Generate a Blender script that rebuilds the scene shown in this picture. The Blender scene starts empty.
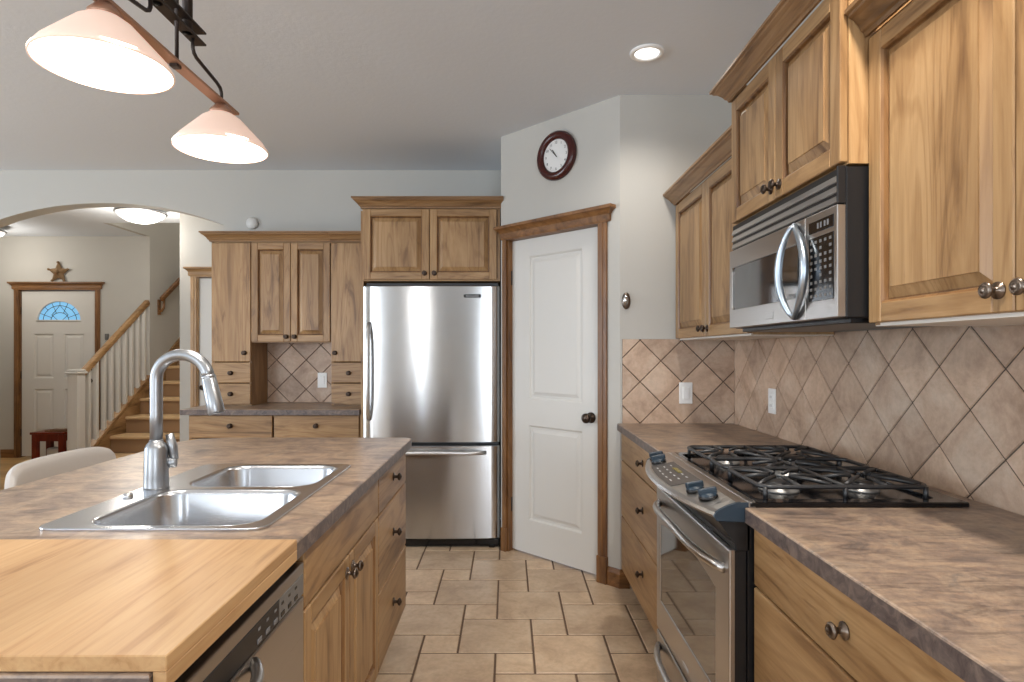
import bpy, bmesh, math, random
from mathutils import Vector, Matrix
random.seed(7)
S = bpy.context.scene
COL = S.collection
PI = math.pi

# ------------------------------------------------------------------ camera
cam_d = bpy.data.cameras.new('camera')
cam = bpy.data.objects.new('camera', cam_d)
COL.objects.link(cam)
cam.location = (0, 0, 1.285)
cam.rotation_euler = (PI / 2, 0, 0)
cam_d.sensor_width = 36
cam_d.lens = 595 / 1024 * 36
cam_d.shift_x = 4 / 1024
cam_d.shift_y = 10.5 / 1024
cam_d.clip_start = 0.02
S.camera = cam

# ------------------------------------------------------------------ world, light, exposure
S.view_settings.view_transform = 'Standard'
S.view_settings.look = 'None'
S.view_settings.gamma = 1
S.view_settings.use_curve_mapping = False
S.view_settings.exposure = 0.07
S.cycles.use_denoising = True
S.cycles.max_bounces = 8
S.cycles.diffuse_bounces = 5
S.cycles.caustics_reflective = False
S.cycles.caustics_refractive = False
S.cycles.sample_clamp_indirect = 6

W = bpy.data.worlds.new('world')
S.world = W
W.use_nodes = True
W.node_tree.nodes['Background'].inputs[0].default_value = (0.62, 0.75, 1.0, 1)
W.node_tree.nodes['Background'].inputs[1].default_value = 1.0


def light(name, kind, loc, energy, color=(1, 1, 1), rot=(0, 0, 0), size=None, size_y=None, spread=None, radius=None, spot=None):
    d = bpy.data.lights.new(name, kind)
    d.energy = energy
    d.color = color
    if kind == 'AREA':
        d.shape = 'RECTANGLE' if size_y else 'SQUARE'
        d.size = size
        if size_y:
            d.size_y = size_y
        if spread:
            d.spread = spread
    if radius is not None:
        d.shadow_soft_size = radius
    if spot:
        d.spot_size = spot
        d.spot_blend = 0.8
    o = bpy.data.objects.new(name, d)
    o.location = loc
    o.rotation_euler = rot
    COL.objects.link(o)
    return o


DAY = (0.86, 0.93, 1.0)
# added daylight fill at unseen windows; the wide ones tilt up for the ceiling
light('window_daylight', 'AREA', (0.62, -3.02, 1.35), 66, DAY, (PI / 2 + 0.50, 0, 0), 0.95, 2.0)
light('window_daylight', 'AREA', (-1.74, -3.02, 1.30), 16, DAY, (PI / 2, 0, 0), 0.22, 2.1)  # unseen narrow window, placed to streak the refrigerator door
light('window_daylight', 'AREA', (-3.85, -3.02, 1.45), 95, DAY, (PI / 2 + 0.50, 0, 0), 1.75, 1.75)
light('window_daylight', 'AREA', (-6.44, 0.9, 1.4), 180, (0.78, 0.89, 1.0), (PI / 2 + 0.65, 0, -PI / 2), 2.3, 1.8)
WARM = (1.0, 0.93, 0.84)
CANS = [(0.6475, 2.772), (0.6475, 0.95), (-0.35, -0.9), (-2.2, -0.9), (-2.3, 3.35)]  # last three are added lamps on a guessed grid, without fixtures

# ------------------------------------------------------------------ materials


def new_mat(name):
    m = bpy.data.materials.new(name)
    m.use_nodes = True
    nt = m.node_tree
    return m, nt, nt.nodes['Principled BSDF']


def srgb(r, g, b):
    def f(c):
        c /= 255
        return c / 12.92 if c <= 0.04045 else ((c + 0.055) / 1.055) ** 2.4
    return (f(r), f(g), f(b), 1)


def plain(name, col, rough=0.5, metal=0.0, spec=0.5, emit=None, estr=1.0):
    m, nt, b = new_mat(name)
    b.inputs['Base Color'].default_value = col
    b.inputs['Roughness'].default_value = rough
    b.inputs['Metallic'].default_value = metal
    b.inputs['Specular IOR Level'].default_value = spec
    if emit:
        b.inputs['Emission Color'].default_value = emit
        b.inputs['Emission Strength'].default_value = estr
    return m


def coords(nt, scale=(1, 1, 1), rnd=True, rot=(0, 0, 0)):
    tc = nt.nodes.new('ShaderNodeTexCoord')
    mp = nt.nodes.new('ShaderNodeMapping')
    mp.inputs['Scale'].default_value = scale
    mp.inputs['Rotation'].default_value = rot
    nt.links.new(tc.outputs['Object'], mp.inputs['Vector'])
    if rnd:
        oi = nt.nodes.new('ShaderNodeObjectInfo')
        mu = nt.nodes.new('ShaderNodeMath')
        mu.operation = 'MULTIPLY'
        mu.inputs[1].default_value = 37.0
        nt.links.new(oi.outputs['Random'], mu.inputs[0])
        nt.links.new(mu.outputs[0], mp.inputs['Location'])
    return mp


def noise(nt, vec, scale, detail=3, rough=0.5, dist=0.0):
    n = nt.nodes.new('ShaderNodeTexNoise')
    n.inputs['Scale'].default_value = scale
    n.inputs['Detail'].default_value = detail
    n.inputs['Roughness'].default_value = rough
    n.inputs['Distortion'].default_value = dist
    nt.links.new(vec.outputs[0], n.inputs['Vector'])
    return n


def ramp(nt, src, stops):
    r = nt.nodes.new('ShaderNodeValToRGB')
    e = r.color_ramp.elements
    while len(e) < len(stops):
        e.new(0.5)
    for k, (p, c) in enumerate(stops):
        e[k].position = p
        e[k].color = c
    nt.links.new(src, r.inputs[0])
    return r


def mix(nt, a, b, fac, mode='MIX'):
    m = nt.nodes.new('ShaderNodeMix')
    m.data_type = 'RGBA'
    m.blend_type = mode
    if isinstance(fac, float):
        m.inputs[0].default_value = fac
    else:
        nt.links.new(fac, m.inputs[0])
    for s, i in ((a, 6), (b, 7)):
        if isinstance(s, tuple):
            m.inputs[i].default_value = s
        else:
            nt.links.new(s, m.inputs[i])
    return m.outputs[2]


def bump(nt, b, src, strength=0.1, dist=0.01):
    n = nt.nodes.new('ShaderNodeBump')
    n.inputs['Strength'].default_value = strength
    n.inputs['Distance'].default_value = dist
    nt.links.new(src, n.inputs['Height'])
    nt.links.new(n.outputs[0], b.inputs['Normal'])


def wood(name, axis, light_c, mid_c, dark_c, rough=0.38, along=1.3, across=11.0, fine=150.0, rings=0.6):
    """timber whose grain runs along one axis"""
    m, nt, b = new_mat(name)
    sc = [across] * 3
    sc[axis] = along
    v = coords(nt, tuple(sc))
    n1 = noise(nt, v, 1.0, 5, 0.6, 1.6)
    r1 = ramp(nt, n1.outputs[0], [(0.30, dark_c), (0.44, mid_c), (0.62, light_c)])
    sc2 = [fine] * 3
    sc2[axis] = 5.0
    v2 = coords(nt, tuple(sc2))
    n2 = noise(nt, v2, 1.0, 2, 0.5, 0.3)
    r2 = ramp(nt, n2.outputs[0], [(0.30, (0.80, 0.76, 0.72, 1)), (0.52, (1, 1, 1, 1))])
    sc3 = [3.2] * 3
    sc3[axis] = 0.7
    v3 = coords(nt, tuple(sc3))
    n3 = noise(nt, v3, 1.0, 1)
    r3 = ramp(nt, n3.outputs[0], [(0.35, (0.83, 0.80, 0.76, 1)), (0.65, (1.07, 1.06, 1.05, 1))])
    sc4 = [26.0] * 3
    sc4[axis] = 2.4
    v4 = coords(nt, tuple(sc4))
    n4 = noise(nt, v4, 1.0, 4, 0.6, 0.8)
    r4 = ramp(nt, n4.outputs[0], [(0.27, (0.60, 0.52, 0.45, 1)), (0.36, (1, 1, 1, 1))])
    c = mix(nt, r1.outputs[0], r2.outputs[0], 0.55, 'MULTIPLY')
    c = mix(nt, c, r3.outputs[0], 1.0, 'MULTIPLY')
    c = mix(nt, c, r4.outputs[0], 0.8, 'MULTIPLY')
    # growth rings: contour lines of a slow, stretched noise
    sc5 = [4.6] * 3
    sc5[axis] = 0.55
    v5 = coords(nt, tuple(sc5))
    n5 = noise(nt, v5, 1.0, 2, 0.45, 0.25)
    m5 = nt.nodes.new('ShaderNodeMath')
    m5.operation = 'MULTIPLY'
    m5.inputs[1].default_value = 105.0
    nt.links.new(n5.outputs[0], m5.inputs[0])
    s5 = nt.nodes.new('ShaderNodeMath')
    s5.operation = 'SINE'
    nt.links.new(m5.outputs[0], s5.inputs[0])
    r5 = ramp(nt, s5.outputs[0], [(0.0, (1, 1, 1, 1)), (0.45, (1, 1, 1, 1)), (1.0, (0.74, 0.68, 0.62, 1))])
    c = mix(nt, c, r5.outputs[0], rings, 'MULTIPLY')
    nt.links.new(c, b.inputs['Base Color'])
    b.inputs['Roughness'].default_value = rough
    bump(nt, b, n2.outputs[0], 0.05, 0.002)
    return m


OAK = (srgb(174, 141, 100), srgb(158, 124, 84), srgb(118, 87, 56))
OAKV = wood('oak_vertical', 2, *OAK)
OAKX = wood('oak_across', 0, *OAK)
OAKY = wood('oak_deep', 1, *OAK)
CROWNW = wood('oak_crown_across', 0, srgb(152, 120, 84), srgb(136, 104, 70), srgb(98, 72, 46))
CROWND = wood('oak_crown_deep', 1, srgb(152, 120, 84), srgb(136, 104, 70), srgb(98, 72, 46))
TRIM = (srgb(140, 99, 58), srgb(120, 82, 46), srgb(84, 55, 31))
TRIMV = wood('trim_oak_vertical', 2, *TRIM)
TRIMX = wood('trim_oak_across', 0, *TRIM)
TRIMY = wood('trim_oak_deep', 1, *TRIM)
BAMBOO = wood('bamboo', 1, srgb(196, 160, 116), srgb(190, 152, 108), srgb(176, 136, 92), 0.42, 2.2, 34.0, 120.0, 0.0)
CHERRY = wood('cherry', 2, srgb(128, 42, 20), srgb(112, 32, 14), srgb(80, 20, 8), 0.3)
CLOCKWOOD = plain('mahogany', srgb(66, 22, 18), 0.25)


def painted(name, col, scale=90.0, strength=0.12, rough=0.75, dist=0.003):
    m, nt, b = new_mat(name)
    v = coords(nt, (1, 1, 1), False)
    n = noise(nt, v, scale, 3, 0.6)
    b.inputs['Base Color'].default_value = col
    b.inputs['Roughness'].default_value = rough
    b.inputs['Specular IOR Level'].default_value = 0.3
    bump(nt, b, n.outputs[0], strength, dist)
    return m


WALL = painted('cream_wall_paint', srgb(188, 186, 180))
CEIL = painted('textured_ceiling_paint', srgb(218, 224, 231), 38.0, 0.22, 0.9, 0.005)
WHITE = painted('white_door_paint', srgb(212, 210, 205), 60, 0.02, 0.4)
WHITEPLASTIC = plain('white_plastic', srgb(238, 238, 236), 0.35)
MELAMINE = plain('white_melamine', srgb(232, 228, 220), 0.5)
BLACK = plain('black_plastic', srgb(22, 22, 24), 0.35)
BLACKGLOSS = plain('black_gloss_enamel', srgb(12, 12, 14), 0.12)
NAVY = plain('dark_slate_plastic', srgb(38, 52, 64), 0.35)
IRON = plain('cast_iron', srgb(34, 34, 36), 0.42, 0.0, 0.7)
BRONZE = plain('oil_rubbed_bronze', srgb(74, 62, 54), 0.32, 0.85)
PEWTER = plain('aged_pewter', srgb(120, 108, 98), 0.28, 0.95)
DARKMETAL = plain('dark_metal', srgb(62, 54, 50), 0.45, 0.7)
CHROME = plain('chrome', srgb(210, 212, 214), 0.12, 1.0)
NICKEL = plain('brushed_nickel', srgb(160, 162, 165), 0.36, 1.0)
GREY = plain('grey_panel', srgb(110, 108, 106), 0.4)
LIGHTGREY = plain('light_grey_print', srgb(190, 190, 190), 0.5)
AMBERLCD = plain('lcd_glass', srgb(120, 112, 48), 0.2)
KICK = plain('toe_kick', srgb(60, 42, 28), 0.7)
GROOVE = plain('cabinet_gap', srgb(60, 38, 20), 0.8)
COPPER = plain('burnished_copper', srgb(172, 132, 108), 0.4, 0.5)


def steel(name, axis, col, rough=0.24, aniso=0.0, rot=0.0, bumps=0.02, wav=0.0):
    m, nt, b = new_mat(name)
    sc = [260.0] * 3
    sc[axis] = 2.0
    v = coords(nt, tuple(sc))
    n = noise(nt, v, 1.0, 2)
    b.inputs['Metallic'].default_value = 1.0
    r = ramp(nt, n.outputs[0], [(0.3, (col[0] * .96, col[1] * .96, col[2] * .96, 1)), (0.7, col)])
    nt.links.new(r.outputs[0], b.inputs['Base Color'])
    mr = nt.nodes.new('ShaderNodeMapRange')
    mr.inputs[3].default_value = rough * 0.96
    mr.inputs[4].default_value = rough * 1.04
    nt.links.new(n.outputs[0], mr.inputs[0])
    nt.links.new(mr.outputs[0], b.inputs['Roughness'])
    if aniso:
        b.inputs['Anisotropic'].default_value = aniso
        b.inputs['Anisotropic Rotation'].default_value = rot
        tg = nt.nodes.new('ShaderNodeTangent')
        tg.direction_type = 'RADIAL'
        tg.axis = 'Z'
        nt.links.new(tg.outputs[0], b.inputs['Tangent'])
    return m


STEEL_FRIDGE = steel('brushed_steel_fridge', 0, srgb(205, 206, 207), 0.21, 0.9, 0.25)
STEEL = steel('brushed_steel', 1, srgb(186, 182, 178), 0.28)
STEEL_SINK = steel('satin_sink_steel', 0, srgb(200, 202, 206), 0.24)
BRIGHT = plain('bright_satin_steel', srgb(214, 215, 217), 0.34, 1.0)
STEEL_BLUE = plain('polished_steel_handle', srgb(176, 188, 200), 0.34, 1.0)


def laminate():
    m, nt, b = new_mat('stone_laminate')
    v = coords(nt, (1, 1.0, 1), False, (0, 0, 0.5))
    v2 = coords(nt, (4.0, 17.0, 9), False, (0, 0, 0.25))
    n1 = noise(nt, v, 7.0, 6, 0.65, 1.2)
    r1 = ramp(nt, n1.outputs[0], [(0.30, srgb(92, 84, 80)), (0.45, srgb(134, 116, 103)), (0.58, srgb(156, 136, 117)), (0.74, srgb(110, 104, 101))])
    n2 = noise(nt, v2, 1.6, 6, 0.7, 0.8)
    r2 = ramp(nt, n2.outputs[0], [(0.38, (0.58, 0.55, 0.54, 1)), (0.48, (0.96, 0.95, 0.94, 1)), (0.62, (1.25, 1.18, 1.08, 1))])
    c = mix(nt, r1.outputs[0], r2.outputs[0], 0.9, 'MULTIPLY')
    n3 = noise(nt, v, 60.0, 3, 0.7)
    r3 = ramp(nt, n3.outputs[0], [(0.35, (0.82, 0.8, 0.8, 1)), (0.55, (1.05, 1.05, 1.05, 1))])
    c = mix(nt, c, r3.outputs[0], 0.8, 'MULTIPLY')
    nt.links.new(c, b.inputs['Base Color'])
    b.inputs['Roughness'].default_value = 0.34
    b.inputs['Specular IOR Level'].default_value = 0.55
    bump(nt, b, n3.outputs[0], 0.06, 0.002)
    return m


LAM = laminate()


def edge_laminate():
    m, nt, b = new_mat('stone_laminate_edge')
    v = coords(nt, (1, 1, 1), False)
    n1 = noise(nt, v, 28.0, 5, 0.7, 1.0)
    r1 = ramp(nt, n1.outputs[0], [(0.32, srgb(66, 56, 56)), (0.5, srgb(96, 84, 80)), (0.68, srgb(124, 108, 98))])
    nt.links.new(r1.outputs[0], b.inputs['Base Color'])
    b.inputs['Roughness'].default_value = 0.4
    return m


LAMEDGE = edge_laminate()


def slate(name, lo, mid, hi):
    m, nt, b = new_mat(name)
    v = coords(nt, (1, 1, 1), False)
    g = nt.nodes.new('ShaderNodeNewGeometry')
    n1 = noise(nt, v, 6.0, 5, 0.65, 0.6)
    r1 = ramp(nt, n1.outputs[0], [(0.32, lo), (0.5, mid), (0.68, hi)])
    r2 = ramp(nt, g.outputs['Random Per Island'], [(0.0, (0.86, 0.85, 0.84, 1)), (0.5, (0.97, 0.96, 0.94, 1)), (1.0, (1.07, 1.05, 1.02, 1))])
    c = mix(nt, r1.outputs[0], r2.outputs[0], 1.0, 'MULTIPLY')
    n2 = noise(nt, v, 45.0, 4, 0.7)
    r3 = ramp(nt, n2.outputs[0], [(0.35, (0.88, 0.87, 0.86, 1)), (0.6, (1.04, 1.04, 1.04, 1))])
    c = mix(nt, c, r3.outputs[0], 0.8, 'MULTIPLY')
    nt.links.new(c, b.inputs['Base Color'])
    b.inputs['Roughness'].default_value = 0.42
    bump(nt, b, n1.outputs[0], 0.15, 0.004)
    return m


TILE = slate('tumbled_backsplash_tile', srgb(168, 142, 122), srgb(194, 168, 147), srgb(208, 187, 168))
FLOORTILE = slate('stone_floor_tile', srgb(182, 156, 130), srgb(203, 178, 150), srgb(216, 194, 168))
GROUT = plain('brown_grout', srgb(104, 84, 68), 0.9)
GROUTW = plain('backsplash_grout', srgb(84, 72, 62), 0.9)
PLANK = wood('pale_plank_floor', 0, srgb(214, 176, 118), srgb(200, 160, 104), srgb(180, 138, 84), 0.35)
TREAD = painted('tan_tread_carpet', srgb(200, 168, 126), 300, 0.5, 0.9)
RISER_SHADED = painted('brown_riser_carpet', srgb(150, 118, 86), 300, 0.5, 0.9)  # tread carpet again, shade of the risers put into the brown
FABRIC = painted('pale_linen_fabric', srgb(206, 200, 194), 420, 0.5, 0.9)
SHADEGLASS = plain('lit_frosted_shade', srgb(232, 208, 192), 0.65, 0, 0.5, (1.0, 0.68, 0.54, 1), 0.40)
GLOW = plain('lit_lamp_diffuser', (1, 1, 1, 1), 0.5, 0, 0.5, (1.0, 0.95, 0.88, 1), 3.0)
FOYERGLOW = plain('lit_foyer_bowl', (1, 1, 1, 1), 0.5, 0, 0.5, (1.0, 0.93, 0.82, 1), 1.3)
DIMPRINT = plain('grey_print', srgb(120, 120, 122), 0.5)
GLAZE = wood('oak_groove_glaze', 2, srgb(140, 104, 66), srgb(122, 88, 54), srgb(92, 62, 36))
PADGREY = plain('touch_pad_grey', srgb(70, 65, 62), 0.45)
DOORGLASS = plain('leaded_glass', srgb(120, 170, 200), 0.15, 0, 0.5, (0.20, 0.52, 0.85, 1), 0.62)  # daylight behind the pane put in as a blue glow
STARM = painted('aged_bronze_star', srgb(128, 102, 72), 80, 0.6, 0.55)
OVENGLASS = plain('dark_oven_glass', srgb(30, 28, 26), 0.04, 0.0, 1.0)
OVENGLASS.node_tree.nodes['Principled BSDF'].inputs['IOR'].default_value = 2.2
MICROGLASS = plain('microwave_glass', srgb(44, 44, 44), 0.06, 0.0, 1.0)
MICROGLASS.node_tree.nodes['Principled BSDF'].inputs['IOR'].default_value = 1.9

# ------------------------------------------------------------------ mesh helpers
ORIGIN = {}          # object name -> world origin


class MB:
    def __init__(self, M=None):
        self.bm = bmesh.new()
        self.M = M or Matrix.Identity(4)
        self.mats = []
        self.mi = 0
        self.smooth = False

    def mat(self, m):
        if m not in self.mats:
            self.mats.append(m)
        self.mi = self.mats.index(m)
        return self

    def _take(self, tmp, smooth):
        me = bpy.data.meshes.new('t')
        for f in tmp.faces:
            f.material_index = self.mi
            f.smooth = smooth
        tmp.transform(self.M)
        tmp.to_mesh(me)
        tmp.free()
        self.bm.from_mesh(me)
        bpy.data.meshes.remove(me)

    def box(self, x0, x1, y0, y1, z0, z1, bev=0.0, seg=1):
        t = bmesh.new()
        bmesh.ops.create_cube(t, size=1)
        bmesh.ops.scale(t, vec=(abs(x1 - x0), abs(y1 - y0), abs(z1 - z0)), verts=t.verts)
        bmesh.ops.translate(t, vec=((x0 + x1) / 2, (y0 + y1) / 2, (z0 + z1) / 2), verts=t.verts)
        if bev:
            bmesh.ops.bevel(t, geom=list(t.edges), offset=bev, segments=seg, profile=0.5, affect='EDGES')
        self._take(t, False)
        return self

    def tube(self, pts, r, seg=10, smooth=True):
        pts = [Vector(p) for p in pts]
        rs = r if isinstance(r, (list, tuple)) else [r] * len(pts)
        t = bmesh.new()
        rings = []
        prev = None
        for i, p in enumerate(pts):
            a = pts[max(i - 1, 0)]
            c = pts[min(i + 1, len(pts) - 1)]
            d = (c - a).normalized()
            if prev is None:
                up = Vector((0, 0, 1)) if abs(d.z) < 0.9 else Vector((1, 0, 0))
                n = d.cross(up).normalized()
            else:
                n = (prev - d * prev.dot(d)).normalized()
            prev = n
            b2 = d.cross(n)
            k = 1.0
            if 0 < i < len(pts) - 1:
                cs = (pts[i] - a).normalized().dot((c - pts[i]).normalized())
                k = 1 / max(0.5, math.sqrt(max(0.01, (1 + cs) / 2)))
            rings.append([t.verts.new(p + (n * math.cos(q) + b2 * math.sin(q)) * rs[i] * k) for q in [2 * PI * j / seg for j in range(seg)]])
        for a, b in zip(rings, rings[1:]):
            for j in range(seg):
                t.faces.new((a[j], a[(j + 1) % seg], b[(j + 1) % seg], b[j]))
        t.faces.new(rings[0])
        t.faces.new(rings[-1])
        bmesh.ops.recalc_face_normals(t, faces=t.faces)
        self._take(t, smooth)
        return self

    def bar(self, p, q, w, h, bev=0.0):
        """square bar between two points; w sideways, h upward"""
        p, q = Vector(p), Vector(q)
        d = (q - p)
        L = d.length
        d.normalize()
        up = Vector((0, 0, 1)) if abs(d.z) < 0.95 else Vector((1, 0, 0))
        s = d.cross(up).normalized()
        u = s.cross(d)
        t = bmesh.new()
        bmesh.ops.create_cube(t, size=1)
        bmesh.ops.scale(t, vec=(L, w, h), verts=t.verts)
        if bev:
            bmesh.ops.bevel(t, geom=list(t.edges), offset=bev, segments=2, profile=0.5, affect='EDGES')
        R = Matrix((d, s, u)).transposed().to_4x4()
        t.transform(Matrix.Translation((p + q) / 2) @ R)
        self._take(t, False)
        return self

    def lathe(self, prof, origin=(0, 0, 0), axis=(0, 0, 1), seg=24, smooth=True, caps=True):
        """prof: (radius, height) pairs along the axis"""
        ax = Vector(axis).normalized()
        up = Vector((0, 0, 1)) if abs(ax.z) < 0.9 else Vector((1, 0, 0))
        n = ax.cross(up).normalized()
        b2 = ax.cross(n)
        o = Vector(origin)
        t = bmesh.new()
        rings = []
        for r, h in prof:
            rings.append([t.verts.new(o + ax * h + (n * math.cos(2 * PI * j / seg) + b2 * math.sin(2 * PI * j / seg)) * max(r, 1e-5)) for j in range(seg)])
        for a, b in zip(rings, rings[1:]):
            for j in range(seg):
                t.faces.new((a[j], a[(j + 1) % seg], b[(j + 1) % seg], b[j]))
        if caps:
            t.faces.new(rings[0])
            t.faces.new(rings[-1])
        bmesh.ops.recalc_face_normals(t, faces=t.faces)
        self._take(t, smooth)
        return self

    def plate(self, outer, holes, z0, z1, bev=0.0, edge=None):
        """flat polygon (x, y) with holes, thickness z0..z1"""
        t = bmesh.new()
        for z in (z0, z1):
            es = []
            for loop in [outer] + list(holes):
                vs = [t.verts.new((x, y, z)) for x, y in loop]
                es += [t.edges.new((vs[i], vs[(i + 1) % len(vs)])) for i in range(len(vs))]
            bmesh.ops.triangle_fill(t, use_beauty=True, use_dissolve=False, edges=es)
        t.verts.ensure_lookup_table()
        n = len(outer) + sum(len(h) for h in holes)
        k = 0
        for loop in [outer] + list(holes):
            m = len(loop)
            for i in range(m):
                a, b = k + i, k + (i + 1) % m
                t.faces.new((t.verts[a], t.verts[b], t.verts[n + b], t.verts[n + a]))
            k += m
        bmesh.ops.recalc_face_normals(t, faces=t.faces)
        if bev:
            top = [e for e in t.edges if len(e.link_faces) == 2 and e.calc_face_angle(0) > 1.0 and abs(e.verts[0].co.z - z1) < 1e-6 and abs(e.verts[1].co.z - z1) < 1e-6]
            bmesh.ops.bevel(t, geom=top, offset=bev, segments=2, profile=0.5, affect='EDGES')
        if edge:
            t.normal_update()
            self._take(t, False)
            mi = self.mi
            self.mat(edge)
            self.bm.normal_update()
            for f in self.bm.faces:
                if f.material_index == mi and abs(f.normal.z) < 0.3:
                    f.material_index = self.mi
            self.mi = mi
            return self
        self._take(t, False)
        return self

    def loft(self, loops, smooth=True, cap0=False, cap1=False):
        t = bmesh.new()
        rings = [[t.verts.new(p) for p in lp] for lp in loops]
        n = len(rings[0])
        for a, b in zip(rings, rings[1:]):
            for j in range(n):
                t.faces.new((a[j], a[(j + 1) % n], b[(j + 1) % n], b[j]))
        if cap0:
            t.faces.new(rings[0])
        if cap1:
            t.faces.new(rings[-1])
        bmesh.ops.recalc_face_normals(t, faces=t.faces)
        self._take(t, smooth)
        return self

    def sweep(self, path, prof, up0):
        """moulding: prof (outward, up) carried along plan path [(x,y)], outward = right of travel, mitred"""
        t = bmesh.new()
        P = [Vector(p) for p in path]
        rings = []
        for i, p in enumerate(P):
            def nrm(a, b):
                d = (b - a).normalized()
                return Vector((d.y, -d.x))
            if i == 0:
                m = nrm(P[0], P[1])
            elif i == len(P) - 1:
                m = nrm(P[-2], P[-1])
            else:
                n1, n2 = nrm(P[i - 1], p), nrm(p, P[i + 1])
                m = (n1 + n2) / (1 + n1.dot(n2))
            rings.append([t.verts.new((p.x + m.x * o, p.y + m.y * o, up0 + h)) for o, h in prof])
        n = len(prof)
        for a, b in zip(rings, rings[1:]):
            for j in range(n):
                t.faces.new((a[j], a[(j + 1) % n], b[(j + 1) % n], b[j]))
        t.faces.new(rings[0])
        t.faces.new(rings[-1])
        bmesh.ops.recalc_face_normals(t, faces=t.faces)
        self._take(t, False)
        return self

    def build(self, name, m=None, parent=None, label=None, kind=None):
        if not self.mats:
            self.mats = [m]
        bm = self.bm
        vs = [v.co for v in bm.verts]
        lo = Vector((min(v.x for v in vs), min(v.y for v in vs), min(v.z for v in vs)))
        hi = Vector((max(v.x for v in vs), max(v.y for v in vs), max(v.z for v in vs)))
        c = (lo + hi) / 2
        if parent is None:
            c.z = lo.z
        bm.transform(Matrix.Translation(-c))
        me = bpy.data.meshes.new(name)
        bm.to_mesh(me)
        bm.free()
        for q in self.mats:
            me.materials.append(q)
        o = bpy.data.objects.new(name, me)
        COL.objects.link(o)
        if parent:
            o.parent = parent
            o.location = c - ORIGIN[parent.name]
        else:
            o.location = c
        ORIGIN[o.name] = c
        if label:
            o['label'] = label
        if kind:
            o['kind'] = kind
        return o


def thing(name, label, cat, loc, group=None):
    o = bpy.data.objects.new(name, None)
    o.empty_display_size = 0.1
    COL.objects.link(o)
    o.location = loc
    ORIGIN[o.name] = Vector(loc)
    o['label'] = label
    o['category'] = cat
    if group:
        o['group'] = group
    return o


def tag(o, label, cat, group=None):
    o['label'] = label
    o['category'] = cat
    if group:
        o['group'] = group
    return o


def struct(mb, name, m=None):
    o = mb.build(name, m)
    o['kind'] = 'structure'
    return o


def frame(origin, u):
    """matrix: local x = along the face, local y = up, local z = outwards"""
    u = Vector(u).normalized()
    v = Vector((0, 0, 1))
    w = u.cross(v)
    R = Matrix((u, v, w)).transposed().to_4x4()
    return Matrix.Translation(Vector(origin)) @ R


def rrect(x0, x1, y0, y1, r, seg=6):
    pts = []
    for cx, cy, a0 in ((x1 - r, y1 - r, 0), (x0 + r, y1 - r, PI / 2), (x0 + r, y0 + r, PI), (x1 - r, y0 + r, 1.5 * PI)):
        for k in range(seg + 1):
            a = a0 + k * PI / 2 / seg
            pts.append((cx + r * math.cos(a), cy + r * math.sin(a)))
    return pts


def text_mesh(mb, s, size, M, depth=0.0006, align='CENTER'):
    c = bpy.data.curves.new('txt', 'FONT')
    c.body = s
    c.size = size
    c.extrude = depth
    c.align_x = align
    c.align_y = 'CENTER'
    c.resolution_u = 2
    o = bpy.data.objects.new('txt', c)
    COL.objects.link(o)
    dg = bpy.context.evaluated_depsgraph_get()
    me = bpy.data.meshes.new_from_object(o.evaluated_get(dg))
    t = bmesh.new()
    t.from_mesh(me)
    bpy.data.objects.remove(o)
    bpy.data.meshes.remove(me)
    bpy.data.curves.remove(c)
    old = mb.M
    mb.M = M
    mb._take(t, False)
    mb.M = old


# ------------------------------------------------------------------ setting
CH = 2.68            # ceiling height
XW = 1.238           # right wall
YF = 3.236           # short wall facing the camera
YB = 4.58            # back wall
YD = 7.208           # front-door wall of the foyer

# floor: two-size stone tile laid in a pinwheel pattern over grout
fl = MB()
fl.mat(GROUT).box(-1.75, XW, -3.0, YB, -0.06, -0.003)
A_, B_ = 0.3245, 0.1625
GAP = 0.0035
x00, y00 = 0.109, 2.375
fl.mat(FLOORTILE)
for i in range(-26, 26):
    for j in range(-26, 26):
        bx0 = x00 + i * A_ + j * B_
        by0 = y00 - i * B_ + j * A_
        for (tx, ty, s) in ((bx0, by0, A_), (bx0 + A_, by0 + A_ - B_, B_)):
            xa, xb, ya, yb = tx + GAP, tx + s - GAP, ty + GAP, ty + s - GAP
            xa, xb, ya, yb = max(xa, -1.75), min(xb, XW), max(ya, -1.2), min(yb, YB)
            if xb - xa < 0.02 or yb - ya < 0.02:
                continue
            b = 0.004
            vs = []
            rv = []
            for (q, z) in ((0, -0.004), (b, 0.0)):
                rv.append([fl.bm.verts.new((x, y, z)) for x, y in ((xa + q, ya + q), (xb - q, ya + q), (xb - q, yb - q), (xa + q, yb - q))])
            fs = [fl.bm.faces.new(rv[1])]
            for k in range(4):
                fs.append(fl.bm.faces.new((rv[0][k], rv[0][(k + 1) % 4], rv[1][(k + 1) % 4], rv[1][k])))
            for f in fs:
                f.material_index = fl.mi
struct(fl, 'floor')
pf = MB()
pf.mat(PLANK).box(-7.2, -1.75, -3.0, YB, -0.06, 0.0)
pf.box(-7.2, -1.9, YB, 9.4, -0.06, 0.0)
struct(pf, 'floor')

# ceiling with an opening over the stairs
cm = MB()
cm.plate([(-7.2, -3.0), (XW + 0.12, -3.0), (XW + 0.12, YB + 0.13), (-1.9, YB + 0.13), (-1.9, 9.4), (-7.2, 9.4)],
         [[(-4.40, 6.45), (-3.2, 6.45), (-3.2, 9.3), (-4.40, 9.3)]], CH, CH + 0.12)
struct(cm, 'ceiling', CEIL)

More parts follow.
